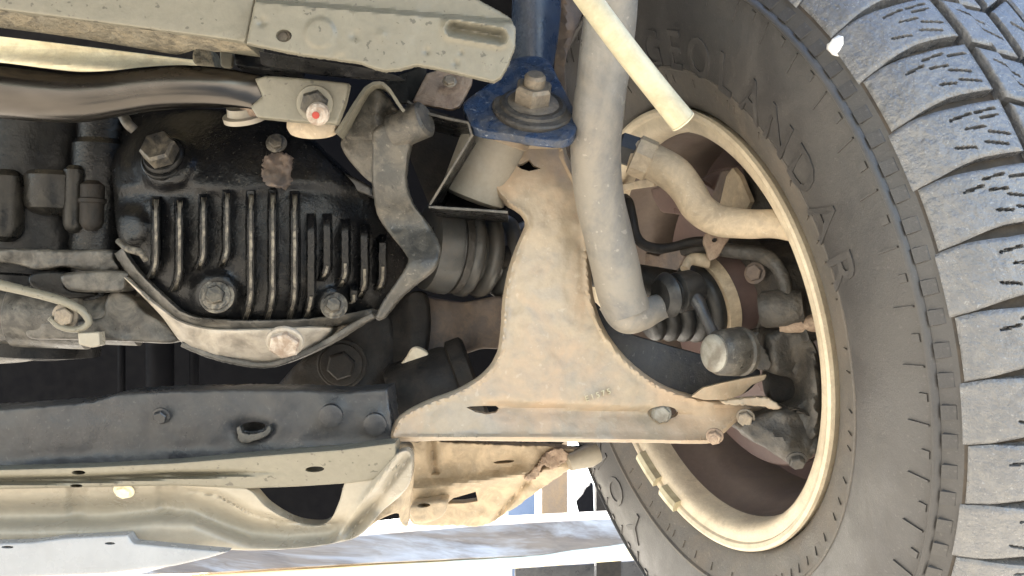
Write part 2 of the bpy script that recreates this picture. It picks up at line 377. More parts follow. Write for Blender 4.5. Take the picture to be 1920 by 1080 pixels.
ub = plate('shade_backing_sheet', [(-900, -150), (2300, -150), (2300, 560), (1300, 700), (1090, 800), (1000, 880), (930, 950), (640, 985), (500, 1010), (-900, 1060)], 1.42, 0.05, 'void_black', step=120, rnd=0, smooth=False)
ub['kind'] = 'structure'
def box_world(name, x0, x1, y0, y1, z0, z1, m):
    vs = [(x, y, z) for x in (x0, x1) for y in (y0, y1) for z in (z0, z1)]
    me = bpy.data.meshes.new(name); me.from_pydata(vs, [], [(0, 1, 3, 2), (4, 6, 7, 5), (0, 4, 5, 1), (2, 3, 7, 6), (0, 2, 6, 4), (1, 5, 7, 3)])
    me.materials.append(MATS[m]); o = bpy.data.objects.new(name, me); COL.objects.link(o); o['kind'] = 'structure'; return o
# unseen slab in place of the car's body, added and sized to block sky light
box_world('sky_block_slab', -1.7, 0.14, -3.4, 1.05, CAM_H + 0.66, CAM_H + 0.78, 'shaded_grime')
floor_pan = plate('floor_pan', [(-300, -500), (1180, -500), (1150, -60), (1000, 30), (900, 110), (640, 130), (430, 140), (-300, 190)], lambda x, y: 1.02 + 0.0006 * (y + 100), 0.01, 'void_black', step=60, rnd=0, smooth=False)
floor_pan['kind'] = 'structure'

# ------------------------------------------------------------------ the yard beyond: weathered beam, posts, panel
bm_t = thing('timber_beam', 'weathered beam with flaking white paint and cream lower board behind the car', 'beam', P(900, 1030, 3.2))
wbz = lambda x, y: 3.2 + 0.0004 * (x - 700) - 0.002 * (y - 1010)
plate('weathered_board', [(250, 1078), (420, 1030), (640, 1006), (900, 985), (1180, 970), (1260, 966), (1290, 1016), (1200, 1022), (1000, 1042), (700, 1056), (400, 1074)], wbz, 0.12, 'weathered_wood', bm_t, step=12, rnd=3, smooth=False, rough=0.008)
plate('cream_board', [(-200, 1092), (300, 1082), (700, 1059), (1000, 1045), (1200, 1024), (1290, 1018), (1292, 1046), (1200, 1049), (960, 1066), (960, 1150), (-200, 1250)],
      lambda x, y: 3.12 + 0.0004 * (x - 700), 0.10, 'cream_timber', bm_t, step=40, rnd=3, smooth=False)
def post(name, x0, x1, y0, y1, d, m, label, cat):
    o = plate(name, [(x0, y0), (x1, y0), (x1, y1), (x0, y1)], d, (x1 - x0) * S(d), m, None, step=60, rnd=2, smooth=False)
    return tag(o, label, cat)
post('steel_post', 952, 1003, 800, 1200, 6.4, 'blue_steel', 'blue grey steel post beyond the weathered beam', 'post')
post('timber_post', 1016, 1064, 780, 1200, 5.8, 'brown_timber', 'brown timber post to the right of the blue steel post', 'post')
post('dark_post', 1118, 1165, 760, 1200, 5.0, 'shaded_grime', 'dark narrow post beside the tyre edge', 'post')
tag(plate('hanging_bracket', [(1080, 940), (1094, 925), (1098, 915), (1112, 905), (1116, 1010), (1104, 1010), (1104, 960), (1094, 968), (1092, 1010), (1085, 1010), (1086, 965)], 4.8, 0.05, 'void_black', step=8, rnd=1, smooth=False),
    'black crooked bracket silhouetted between the two right posts', 'bracket')
tag(plate('yard_crate', [(966, 1066), (1330, 1042), (1330, 1300), (966, 1300)], 5.4, 0.6, 'grey_paint', step=60, rnd=2, smooth=False), 'dark grey crate under the cream board at the bottom edge', 'crate')

# ------------------------------------------------------------------ wheel: tyre with tread blocks and raised lettering, steel rim
WC = np.array((0.176, 1.036, -0.0405))
_a, _b = 0.356, 0.187
WN = np.array((math.cos(_b) * math.cos(_a), math.sin(_a) * math.cos(_b), math.sin(_b)))       # axle direction, outboard
E2 = np.array((0, 0, 1.0)) - WN * WN[2]; E2 /= np.linalg.norm(E2)
E1 = np.cross(WN, E2); E3 = -WN                                                             # wheel axes: near, up, inboard
def WL(p): p = np.asarray(p, float); return WC + p[..., 0:1] * E1 + p[..., 1:2] * E2 + p[..., 2:3] * E3
def wd(x, y, z=0.0):
    ray = P(x, y, 1.0); return (WN @ WC - z) / (WN @ ray)
def polar(x, y, z):
    q = P(x, y, wd(x, y, z)) - WC; return math.hypot(q @ E1, q @ E2), math.atan2(q @ E2, q @ E1)
wheel = thing('wheel', 'large all-terrain tyre on a dusty steel rim at the right', 'wheel', WC)
def wheel_lathe(name, prof, m, parent, seg=144, sharp=40):
    vs, fs = [], []; n = len(prof)
    for k in range(seg):
        t = 2 * math.pi * k / seg
        for z, r in prof: vs.append(WL((r * math.cos(t), r * math.sin(t), z)))
    for k in range(seg):
        k2 = (k + 1) % seg
        for i in range(n - 1): fs.append((k * n + i, k2 * n + i, k2 * n + i + 1, k * n + i + 1))
    return mk(name, vs, fs, m, parent, sharp)
ZC = -0.125
half = [(0.0030, 0.3495), (0.0085, 0.3420), (0.0125, 0.3365), (0.0150, 0.3330), (0.0165, 0.325), (0.0185, 0.31), (0.0195, 0.297),
        (0.0192, 0.285), (0.0175, 0.268), (0.0145, 0.2545)]
base_half = [(ZC, 0.3745), (-0.09, 0.374), (-0.06, 0.3715), (-0.035, 0.366), (-0.016, 0.3610), (-0.004, 0.3560), (0.0030, 0.3495)]
tyre = wheel_lathe('tyre', half, 'rubber_tyre', wheel, 180, 50)
wheel_lathe('groove_base', [(2 * ZC - z, r) for z, r in base_half[::-1]][:-1] + base_half, 'rubber_groove', tyre, 180, 50)
wheel_lathe('outer_sidewall', [(2 * ZC - z, r) for z, r in half[::-1]], 'rubber_tyre', tyre, 120, 50)
bead = [(0.0140, 0.2550), (0.0152, 0.2542), (0.0150, 0.2520), (0.0125, 0.2505), (0.011, 0.246), (0.0075, 0.236), (0.0045, 0.228), (0.002, 0.2205), (-0.001, 0.2165), (-0.006, 0.2145), (-0.02, 0.2135)]
wheel_lathe('bead_band', bead, 'rubber_bead', tyre, 180, 40)
wheel_lathe('bead_band', [(2 * ZC - z, r) for z, r in bead[::-1]], 'rubber_bead', tyre, 120, 40)
wheel_lathe('mould_ridge', [(0.0120, 0.3380), (0.0150, 0.3376), (0.0172, 0.3365), (0.0176, 0.3355), (0.0168, 0.3345), (0.0140, 0.3336)], 'rubber_tyre', tyre, 180, 60)
half = half + bead[1:]
# rim
rim = wheel_lathe('rim', [(-0.03, 0.2128), (-0.004, 0.2128), (0.003, 0.2158), (0.0065, 0.2150), (0.0075, 0.2120), (0.0060, 0.2085), (0.0035, 0.2070), (0.0028, 0.2020), (0.0018, 0.1975), (-0.0010, 0.1940), (-0.0060, 0.1915), (-0.012, 0.1902), (-0.022, 0.1890)], 'rim_dust', wheel, 144, 30)
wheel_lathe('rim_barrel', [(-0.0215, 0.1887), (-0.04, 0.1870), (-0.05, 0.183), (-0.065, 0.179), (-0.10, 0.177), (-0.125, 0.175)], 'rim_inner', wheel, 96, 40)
wheel_lathe('rim_disc', [(-0.10, 0.1785), (-0.118, 0.165), (-0.128, 0.14), (-0.134, 0.11), (-0.12, 0.085), (-0.115, 0.0)], 'brown_disc', wheel, 96, 40)
for (x, y), L in (((1224, 868), 0.040), ((1262, 925), 0.030)):
    r, t = polar(x, y, 0.004); vs = []; n = 8
    for i in range(n + 1):
        a = t + (i / n - 0.5) * L / 0.21
        for dz, dr in ((0.003, 0.0), (0.012, 0.0), (0.0125, -0.006), (0.010, -0.011), (0.003, -0.012)):
            rr = 0.214 + dr; vs.append(WL((rr * math.cos(a), rr * math.sin(a), dz)))
    fs = [(i * 5 + k, i * 5 + (k + 1) % 5, (i + 1) * 5 + (k + 1) % 5, (i + 1) * 5 + k) for i in range(n) for k in range(5)] + [tuple(range(5)), tuple(n * 5 + k for k in range(4, -1, -1))]
    mk('balance_weight', vs, fs, 'cream_hose', wheel, 30)

# tread blocks: outer surface of the tread as a curve (z, r) from the crown to the sidewall
TOP = catmull([(ZC, 0.3865), (-0.09, 0.3855), (-0.06, 0.383), (-0.035, 0.3775), (-0.015, 0.3685), (0.0, 0.356), (0.0050, 0.3500)], 12)
_l = np.concatenate([[0], np.cumsum(np.linalg.norm(np.diff(TOP, axis=0), axis=1))])
def top_at(v):                    # v = arc length from the crown, metres
    z = np.interp(v, _l, TOP[:, 0]); r = np.interp(v, _l, TOP[:, 1])
    z2 = np.interp(v + 0.002, _l, TOP[:, 0]); r2 = np.interp(v + 0.002, _l, TOP[:, 1]); z1 = np.interp(v - 0.002, _l, TOP[:, 0]); r1 = np.interp(v - 0.002, _l, TOP[:, 1])
    t = np.array((z2 - z1, r2 - r1)); t /= np.linalg.norm(t) + 1e-9
    return z, r, np.array((-t[1], t[0]))
NP = 50; PITCH_S = 2 * math.pi * 0.38 / NP
VEND = _l[-1]
def tread_mesh(name, v0, v1, half_w, centre, sipes, na, nb, deep, mirror=False, dent=0.0):
    """one block: grid over its footprint with sipes cut in, plus side walls down into the groove (wheel axes)"""
    rows = []; vs = []; fs = []
    for i in range(na + 1):
        v = v0 + (v1 - v0) * i / na; z, r, nn = top_at(v); hw = half_w(v); c = centre(v)
        for j in range(nb + 1):
            b = -1 + 2 * j / nb; s = c + b * hw
            edge = min(1 - abs(b), i / na * 2.0, (na - i) / na * 3 + (1 if v1 >= VEND - 1e-4 else 0)) ; lo = 0.0016 * max(0, 1 - edge / 0.16) ** 2
            for (sa, va, sb, vb) in sipes:
                e = np.array((sb - sa, vb - va)); q = np.array((s - c - sa, v - va)); t = max(0, min(1, q @ e / (e @ e)))
                dd = np.linalg.norm(q - t * e)
                if dd < 0.00075: lo = max(lo, 0.005)
            if mirror: zz = 2 * ZC - z
            else: zz = z
            rr = r - lo * nn[1]; zz -= lo * nn[0] * (-1 if mirror else 1)
            a = s / 0.38; vs.append((rr * math.cos(a), rr * math.sin(a), zz))
    W = nb + 1
    for i in range(na):
        for j in range(nb): fs.append((i * W + j, i * W + j + 1, (i + 1) * W + j + 1, (i + 1) * W + j))
    loop = [j for j in range(W)] + [i * W + nb for i in range(1, na + 1)] + [na * W + j for j in range(nb - 1, -1, -1)] + [i * W for i in range(na - 1, 0, -1)]
    base = len(vs)
    for k in loop:
        i = k // W; v = v0 + (v1 - v0) * i / na; z, r, nn = top_at(v); dp = deep(v); x, y, zz = vs[k]; rr = math.hypot(x, y); a = math.atan2(y, x)
        rr2 = rr - dp * nn[1]; z2 = zz - dp * nn[0] * (-1 if mirror else 1); vs.append((rr2 * math.cos(a), rr2 * math.sin(a), z2))
    n = len(loop)
    for k in range(n): k2 = (k + 1) % n; fs.append((loop[k], loop[k2], base + k2, base + k))
    me = bpy.data.meshes.new(name); me.from_pydata(vs, [], fs)
    bm = bmesh.new(); bm.from_mesh(me); bmesh.ops.recalc_face_normals(bm, faces=bm.faces); bm.to_mesh(me); bm.free()
    me.shade_smooth(); me.set_sharp_from_angle(angle=R(35)); me.materials.append(MATS['rubber_tread']); return me
deep = lambda v: 0.0125 if v < 0.085 else max(0.0015, 0.0125 - (v - 0.085) * 0.30)
vsA = 0.060; span = VEND - vsA
hwA = lambda v: PITCH_S / 2 - (0.0042 if v < 0.092 else max(0.0005, 0.0042 - (v - 0.092) * 0.12))
cA = lambda v: 0.005 * math.sin((v - vsA) / span * 2.4) - 0.004 * (v - vsA) / span
sipA = [(0.013, 0.068, 0.012, 0.082), (-0.014, 0.070, -0.010, 0.084), (-0.007, 0.066, -0.003, 0.079), (0.001, 0.080, 0.002, 0.093), (0.008, 0.068, 0.0075, 0.080), (0.012, 0.086, 0.011, 0.100), (-0.012, 0.092, -0.009, 0.104)]
block_a = tread_mesh('tread_block', vsA, VEND, hwA, cA, sipA, 72, 44, deep)
sipA2 = [(-0.013, 0.066, -0.009, 0.080), (0.014, 0.082, 0.013, 0.096), (-0.004, 0.070, 0.0, 0.083), (0.004, 0.083, 0.005, 0.094), (-0.011, 0.084, -0.009, 0.094), (0.011, 0.066, 0.011, 0.078), (0.009, 0.098, 0.008, 0.110)]
block_a2 = tread_mesh('tread_block', vsA, VEND - 0.003, hwA, cA, sipA2, 72, 44, deep)
hwB = lambda v: PITCH_S * 0.5 - 0.0024
sipB = [(-0.007, 0.030, -0.001, 0.040), (0.006, 0.036, 0.011, 0.047)]
block_b = tread_mesh('tread_block', 0.026, 0.0535, hwB, lambda v: 0.55 * v + (0.005 if v > 0.040 else 0), sipB, 40, 40, deep)
block_c = tread_mesh('tread_block', 0.0015, 0.0205, hwB, lambda v: -0.45 * v + 0.012, [(-0.008, 0.006, 0.004, 0.013)], 26, 30, deep)
block_e = tread_mesh('tread_block', 0.026, 0.0535, hwB, lambda v: 0.55 * v, sipB, 20, 16, deep, mirror=True)
block_f = tread_mesh('tread_block', 0.0015, 0.0205, hwB, lambda v: -0.45 * v + 0.012, [], 12, 12, deep, mirror=True)
block_d = tread_mesh('tread_block', vsA, VEND, hwA, cA, sipA, 40, 14, deep, mirror=True)
WM = Matrix(((E1[0], E2[0], E3[0], WC[0]), (E1[1], E2[1], E3[1], WC[1]), (E1[2], E2[2], E3[2], WC[2]), (0, 0, 0, 1)))
def on_tyre(me, ang, name, scale=1.0):
    o = bpy.data.objects.new(name, me); COL.objects.link(o); o.parent = tyre
    o.matrix_basis = Matrix.Translation(-WORLD[tyre.name]) @ G @ WM @ Matrix.Rotation(ang, 4, 'Z')
    return o
for k in range(NP):
    a = 2 * math.pi * k / NP
    on_tyre(block_a if k % 2 else block_a2, a, 'tread_block'); on_tyre(block_b, a + 0.02, 'tread_block'); on_tyre(block_c, a + 0.05, 'tread_block'); on_tyre(block_d, a + 0.03, 'tread_block'); on_tyre(block_e, a + 0.06, 'tread_block'); on_tyre(block_f, a + 0.09, 'tread_block')
# small raised lugs on the shoulder, just outside the mould line, and fine ribs by the bead
def lug_mesh(name, r0, r1, w, z0, z1, h, m, slope=0.0):
    vs = []
    for (s, e) in ((1.0, 0), (0.82, 1)):
        for r, z in ((r0, z0), (r1, z1)):
            for b in (-1, 1):
                a = b * w * s / r; rr = r + (0.0012 * e if r == r0 else -0.0012 * e); vs.append((rr * math.cos(a), rr * math.sin(a), z + (h * e if e else -0.004)))
    fs = [(0, 1, 5, 4), (1, 3, 7, 5), (3, 2, 6, 7), (2, 0, 4, 6), (4, 5, 7, 6)]
    me = bpy.data.meshes.new(name); me.from_pydata(vs, [], fs); bm = bmesh.new(); bm.from_mesh(me); bmesh.ops.recalc_face_normals(bm, faces=bm.faces); bm.to_mesh(me); bm.free()
    me.materials.append(MATS[m]); return me
bar_in = lug_mesh('shoulder_bar', 0.3130, 0.3325, 0.0008, 0.0182, 0.0154, 0.0012, 'rubber_tyre')
bar_short = lug_mesh('shoulder_bar', 0.3240, 0.3325, 0.0034, 0.0168, 0.0154, 0.0010, 'rubber_tyre')
lug_out = lug_mesh('shoulder_lug', 0.3385, 0.3475, 0.0062, 0.0118, 0.0045, 0.0014, 'rubber_tyre')
for k in range(NP):
    a = 2 * math.pi * k / NP
    on_tyre(bar_in, a - 0.03, 'shoulder_bar'); on_tyre(bar_short, a + 0.03, 'shoulder_bar')
    on_tyre(lug_out, a - 0.058, 'shoulder_lug'); on_tyre(lug_out, a + 0.002, 'shoulder_lug')
rib = lug_mesh('bead_rib', 0.2375, 0.2470, 0.0006, 0.0080, 0.0112, 0.0012, 'rubber_bead')
for k in range(90):
    if random.random() < 0.6: on_tyre(rib, 2 * math.pi * (k + random.uniform(-.3, .3)) / 90, 'bead_rib')
# raised lettering
def letter(ch, ang, rmid, h, z, slant=0.0, flip=False):
    cu = bpy.data.curves.new('raised_letter', 'FONT'); cu.body = ch; cu.size = 1.0; cu.align_x = 'CENTER'; cu.extrude = 0.5; cu.resolution_u = 3; cu.offset = 0.012
    ob = bpy.data.objects.new('tmp', cu); me = bpy.data.meshes.new_from_object(ob); bpy.data.objects.remove(ob)
    for v in me.vertices:
        x, y, zz = v.co
        r = rmid + (y - 0.34) * h * 1.35; a = ang - x * h * 1.25 / rmid
        prof_z = float(np.interp(r, [p[1] for p in half[::-1]], [p[0] for p in half[::-1]]))
        v.co = (r * math.cos(a), r * math.sin(a), prof_z + (0.0013 if zz > 0 else -0.002))
    me.materials.append(MATS['rubber_tyre']); me.name = 'raised_letter'
    return on_tyre(me, 0.0, 'raised_letter')
r0, t0 = polar(1222, 100, 0.018); r1, t1 = polar(1272, 104, 0.018)
dt = 0.15; print('LETTERS', r0, t0, r1, t1)
for i, ch in enumerate('GEOLANDAR'): letter(ch, t0 - dt * i, r0 + 0.004, 0.036, 0)
ra, ta = polar(1192, 985, 0.018)
print(ra, ta)
for i, ch in enumerate('YOKOHAMA'): letter(ch, ta - 0.175 * i, ra, 0.036, 0)

# ------------------------------------------------------------------ inside the wheel: brake disc, knuckle, caliper, pipes
bd = thing('brake_disc', 'brown rusty brake disc inside the wheel behind the steering arm', 'brake disc', WL((0, 0, -0.07)))
wheel_lathe('friction_ring', [(-0.062, 0.085), (-0.062, 0.148), (-0.064, 0.150), (-0.084, 0.150), (-0.086, 0.148)], 'brown_disc', bd, 72)
wheel_lathe('disc_hat', [(-0.06, 0.088), (-0.045, 0.082), (-0.044, 0.0)], 'brown_disc', bd, 48)
def wplate(name, outline, z, th, m, parent=None, **k):
    return plate(name, outline, lambda x, y: np.array([wd(a, b, z) for a, b in zip(np.ravel(x), np.ravel(y))]), th, m, parent, back=tuple(-E3), **k)
ds = thing('splash_shield', 'dusty brown splash shield plates in front of the brake disc', 'shield', P(1300, 380, 1.0))
wplate('shield_plate', [(1345, 402), (1362, 330), (1374, 314), (1388, 330), (1408, 378), (1400, 394)], -0.030, 0.004, 'dusty_tan', ds, step=7, rnd=4, smooth=False)
wplate('shield_plate', [(1320, 398), (1334, 372), (1352, 320), (1374, 318), (1366, 340), (1344, 402)], -0.034, 0.004, 'brown_grime', ds, step=7, rnd=3, smooth=False)
wplate('shield_plate', [(1220, 355), (1300, 330), (1345, 360), (1330, 410), (1240, 398), (1226, 375)], -0.038, 0.004, 'brown_disc', ds, step=8, rnd=3, smooth=False)
wplate('shield_plate', [(1150, 350), (1200, 338), (1228, 334), (1226, 350), (1180, 356), (1150, 366)], -0.004, 0.006, 'dusty_tan', ds, step=7, rnd=3, smooth=False)
wplate('shield_plate', [(1388, 305), (1420, 345), (1448, 392), (1404, 396), (1410, 372)], -0.044, 0.004, 'caliper', ds, step=7, rnd=3, smooth=False)
wplate('shield_plate', [(1190, 470), (1235, 480), (1262, 462), (1290, 470), (1270, 505), (1225, 520), (1200, 510)], -0.05, 0.004, 'brown_grime', ds, step=7, rnd=3, smooth=False)

kn = thing('steering_knuckle', 'grimy cast steering knuckle around the outer drive joint inside the wheel', 'knuckle', P(1430, 540, 0.95))
wplate('knuckle_web', [(1290, 462), (1330, 455), (1390, 462), (1440, 474), (1472, 500), (1492, 548), (1506, 600), (1518, 640), (1470, 640), (1440, 612), (1428, 570), (1404, 530), (1362, 505), (1310, 500)], -0.012, 0.04, 'caliper', kn, step=8, rnd=9, rough=0.006)
sweep('knuckle_lug', [(1280, 470, .96), (1320, 462, .945), (1370, 470, .93), (1420, 476, .915), (1452, 492, .90), (1468, 520, .895), (1474, 552, .89), (1468, 576, .885)], [10, 13, 14, 15, 15, 14, 13, 13], 'caliper', kn, wob=0.1)
lathe('pin_sleeve', [(0, .013), (0.004, .0155), (0.02, .0158), (0.027, .014), (0.031, .014), (0.032, .0135), (0.036, .0125), (0.037, .009)], P(1424, 582, .90), (0.93, -0.30, 0.12), 'caliper', kn)
lathe('pin_end', [(0, .0075), (.03, .0078), (.032, .006)], P(1462, 608, .90), (0.93, -0.3, 0.05), 'rust', kn, 20)
bolt('bolt', 1415, 512, .915, (-0.5, -0.8, 0.1), 16, 'brown_grime', kn, 1.3, 0.7)
sweep('pipe_elbow', [(1284, 505, .93), (1290, 492, .935), (1302, 486, .94), (1330, 490, .94)], [9, 9, 12, 14], 'dusty_tan', kn, 14)
plate('bracket_tab', [(1318, 452), (1326, 436), (1352, 430), (1368, 444), (1358, 462), (1346, 482), (1330, 488), (1324, 470)], .925, .004, 'rust', kn, step=6, rnd=3, holes=[ellipse(1340, 450, 6, 4, -20, 10)])
tag(sweep('brake_hose', [(1172, 372, .99), (1180, 382, .97), (1186, 410, .96), (1192, 440, .955), (1206, 458, .95), (1232, 466, .945), (1262, 463, .94), (1296, 454, .935), (1330, 450, .93)], [9, 9, 9, 9.5, 9.5, 9.5, 9, 9, 8], 'shaded_grime'),
    'thin dark brake pipe bent in a loop beside the stabiliser bar', 'brake pipe')

cal = thing('brake_caliper', 'dark grey brake caliper low inside the wheel', 'brake caliper', P(1480, 740, .93))
calz = lambda x, y: 0.90 - 0.00012 * (x - 1450) + 0.000020 * (y - 700) + 0.018 * np.exp(-((x - 1492) ** 2 / 300 + (y - 700) ** 2 / 1800)) - 0.012 * np.exp(-((x - 1530) ** 2 / 260))
plate('caliper_body', [(1432, 628), (1470, 618), (1508, 622), (1530, 650), (1542, 700), (1548, 770), (1536, 812), (1500, 830), (1440, 812), (1396, 806), (1392, 792), (1440, 775), (1484, 758), (1500, 744), (1488, 712), (1450, 700), (1436, 670)], calz, .06, 'caliper', cal, step=8, rnd=14, rough=0.008)
plate('caliper_bridge', [(1390, 800), (1430, 776), (1480, 764), (1510, 770), (1536, 792), (1540, 826), (1528, 850), (1500, 872), (1476, 866), (1446, 846), (1410, 826)], lambda x, y: 0.885 + 0.00018 * np.abs((x - 1400) * 0.5 - (y - 790)) % 0.012, .05, 'caliper', cal, step=7, rnd=10, rough=0.008, jag=1.0)
plate('brake_pad', [(1440, 690), (1466, 680), (1490, 700), (1502, 738), (1482, 752), (1446, 748)], .925, .02, 'shaded_grime', cal, step=8, rnd=5)
bolt('bolt', 1494, 862, .875, (-0.1, -0.75, -0.6), 15, 'caliper', cal, 1.3, 0.9)

# ------------------------------------------------------------------ drive shaft with two ribbed boots
dsh = thing('drive_shaft', 'drive shaft with ribbed rubber boots between gear housing and wheel', 'drive shaft', P(1100, 520, 1.02))
A0, A1 = P(800, 458, 1.0), P(1420, 560, .985)
ax = (A1 - A0) / np.linalg.norm(A1 - A0); LEN = np.linalg.norm(A1 - A0)
at = lambda t: A0 + ax * LEN * t
tilt = np.array((0.90, 0.42, -0.10)); tilt /= np.linalg.norm(tilt)
lathe('shaft', [(0, .014), (LEN, .014)], A0, ax, 'shaded_grime', dsh, 24)
IB = P(800, 462, .985)
boot = lathe('inner_boot', [(0.0, .040), (0.016, .0425), (0.021, .0425), (0.023, .0385), (0.033, .0395), (0.0345, .0425), (0.040, .0432), (0.0435, .040), (0.046, .033), (0.0485, .033), (0.051, .040), (0.055, .0425), (0.060, .041), (0.063, .036), (0.0655, .030), (0.068, .030), (0.071, .037), (0.075, .0395), (0.080, .038), (0.084, .032), (0.0865, .027), (0.090, .032), (0.096, .0355), (0.101, .031), (0.105, .025), (0.13, .022)], IB, tilt, 'rubber_boot', dsh, 64, 60)
lathe('boot_clamp', [(0.0245, .0388), (0.025, .0408), (0.0315, .0408), (0.032, .0392)], IB, tilt, 'caliper', dsh, 64)
OB = P(1212, 606, .955); otl = np.array((0.86, 0.30, 0.30)); otl /= np.linalg.norm(otl)
oprof = []
for i in range(5):
    s = i * 0.0125; r = 0.016 + i * 0.0048
    oprof += [(s, r - .001), (s + .003, r + .002), (s + .0075, r + .003), (s + .011, r + .0005)]
lathe('outer_boot', oprof + [(0.066, .036)], OB, otl, 'black_rubber', dsh, 48, 50)
lathe('boot_clamp', [(0.062, .037), (0.062, .041), (0.073, .0422), (0.0735, .039)], OB, otl, 'dusty_tan', dsh, 48)
lathe('outer_joint', [(0.072, .0395), (0.098, .0425), (0.1, .041)], OB, otl, 'brown_disc', dsh, 48)
lathe('hub_ring', [(0.092, .046), (0.093, .051), (0.112, .053), (0.113, .045)], OB, otl, 'caliper', dsh, 48)

# ------------------------------------------------------------------ steering arm / tie rod end
tr = thing('tie_rod', 'dusty S-shaped tie rod end with a grey lock nut', 'tie rod', P(1300, 350, .94))
sweep('rod_arm', [(1192, 290, .950), (1225, 304, .944), (1262, 326, .935), (1290, 358, .926), (1312, 392, .918), (1350, 414, .905), (1400, 420, .893), (1450, 420, .882), (1500, 426, .872)], [33, 34, 35, 33, 31, 30, 28, 27, 30], 'dusty_tan', tr, 28, wob=0.05, flat=[1, 1, 1, .9, .85, .8, .8, .8, .8])
o_ = P(1205, 293, .945)
lathe('rod_flats', [(0, .0165), (0.001, .0185), (.016, .0185), (.018, .0165)], o_ - np.array((.008, 0, -.002)), (0.88, -0.06, -0.40), 'dusty_tan', tr, 8)
lathe('lock_nut', [(0, .013), (.002, .0150), (.016, .0150), (.018, .013)], P(1160, 276, .950), (0.88, -0.12, -0.30), 'grey_paint', tr, 6, 20)
lathe('threaded_rod', [(0, .009), (.05, .009)], P(1070, 245, .97), (0.95, -0.2, -0.30), 'bolt_dark', tr, 20)

# ------------------------------------------------------------------ stabiliser bar and its link
sb = thing('stabilizer_bar', 'thick grey brown stabiliser bar running down beside the control arm', 'stabiliser bar', P(1130, 300, .86))
sweep('bar', [(1152, -420, .75), (1151, -260, .775), (1150, -120, .80), (1148, -40, .815), (1143, 40, .83), (1132, 130, .845), (1122, 210, .855), (1117, 290, .865), (1124, 370, .872), (1140, 440, .878), (1154, 500, .882), (1165, 550, .885), (1178, 588, .887)], [53, 53, 52, 51, 50, 49, 48, 47, 46, 46, 46, 45, 43], 'steel_bar', sb, 32, wob=0.03)
sweep('bar_end', [(1160, 560, .888), (1176, 588, .887), (1200, 590, .89), (1226, 580, .898), (1250, 570, .907)], [41, 38, 31, 26, 24], 'steel_bar', sb, 28)
lk = thing('stabilizer_link', 'short stabiliser link with two ball joints beside the drive shaft boot', 'link', P(1310, 610, .90))
lax = np.array((0.88, 0.42, 0.18)); lax /= np.linalg.norm(lax)
lathe('upper_joint', [(0, .008), (0, .014), (.004, .018), (.008, .0195), (.012, .0165), (.013, .0135), (.015, .0135), (.017, .0175), (.032, .0172), (.038, .014), (.040, .009)], P(1238, 556, .895), lax, 'black_rubber', lk, 36)
sweep('link_rod', [(1290, 548, .90), (1308, 566, .893), (1320, 590, .888), (1334, 618, .882), (1346, 645, .876)], [17, 14, 11, 11, 16], 'grey_paint', lk, 16)
jx = np.array((-0.83, -0.50, -0.02))
lathe('lower_joint', [(0, .016), (.003, .0195), (.008, .0205), (.010, .0190), (.012, .0190), (.014, .0200), (.030, .0185), (.034, .0165), (.0355, .0145)], P(1400, 658, .882), jx, 'grey_olive', lk, 40)
lathe('joint_cap', [(0, .0155), (.002, .0155), (.0035, .0135), (.004, .010), (.0036, .0)], P(1400, 658, .882) + jx / np.linalg.norm(jx) * .0345, jx, 'zinc', lk, 32)

# ------------------------------------------------------------------ lower control arm
arm = thing('control_arm', 'large dusty pressed steel lower control arm in the centre', 'control arm', P(1000, 760, .9))
def armz(x, y):
    d = 0.895 + 0.00006 * (x - 1000) + 0.00005 * (600 - y)
    d = d + 0.010 * np.exp(-((y - 560) / 160.0) ** 2) * ((x - 1040) / 90.0) ** 2 * 0.25
    # pressed step along the foot: the lower band stands back a little, with a long shallow groove by the slot
    yl = 757 + 0.045 * np.clip(x - 930, -400, 400)
    st = 1 / (1 + np.exp(-(y - yl) / 3.0)); on = 1 / (1 + np.exp(-(x - 900) / 14.0)) * (1 / (1 + np.exp((x - 1300) / 30.0)))
    d = d + 0.014 * st * on * np.exp(-np.clip(y - yl, 0, 200) / 28.0)
    # dish around the front bolt, rolled lower edge, swelling along the neck
    d = d + 0.006 * np.exp(-(((x - 1243) / 62.0) ** 2 + ((y - 776) / 34.0) ** 2))
    d = d - 0.004 * np.exp(-(((x - 1000) / 50.0) ** 2 + ((y - 640) / 90.0) ** 2))
    d = d + 0.004 * np.clip((370 - y) / 90.0, 0, 1.2) ** 2 + 0.00007 * np.clip(np.abs(x - 1005) - 20, 0, 60) * np.clip((330 - y) / 50, 0, 1)
    return d
plate('arm_plate', [(942, 376), (926, 352), (924, 316), (932, 284), (944, 262), (985, 264), (1030, 264), (1056, 264), (1064, 290), (1076, 318), (1090, 346), (1098, 385), (1106, 440), (1108, 505), (1114, 560), (1134, 616), (1176, 672), (1236, 718), (1300, 742), (1350, 750), (1400, 747), (1440, 745), (1464, 762), (1452, 770), (1412, 772), (1382, 790), (1358, 812), (1332, 831), (1200, 830), (1000, 828), (850, 826), (742, 826),
                    (737, 797), (756, 775), (800, 752), (858, 730), (905, 700), (930, 664), (938, 620), (942, 560), (954, 500), (972, 450), (984, 420), (974, 400), (948, 384)],
      armz, .012, 'dusty_arm', arm, step=6, rnd=6, rough=0.002, jag=0.15, lip=.0035,
      holes=[np.array([(874, 764), (882, 762), (904, 761), (930, 761), (936, 766), (930, 774), (912, 777), (892, 773)], float), np.array([(966, 309), (980, 307), (992, 299), (1001, 310), (1014, 316), (992, 321), (978, 317)], float), ellipse(1243, 774, 29, 12.5, 0, 18)])
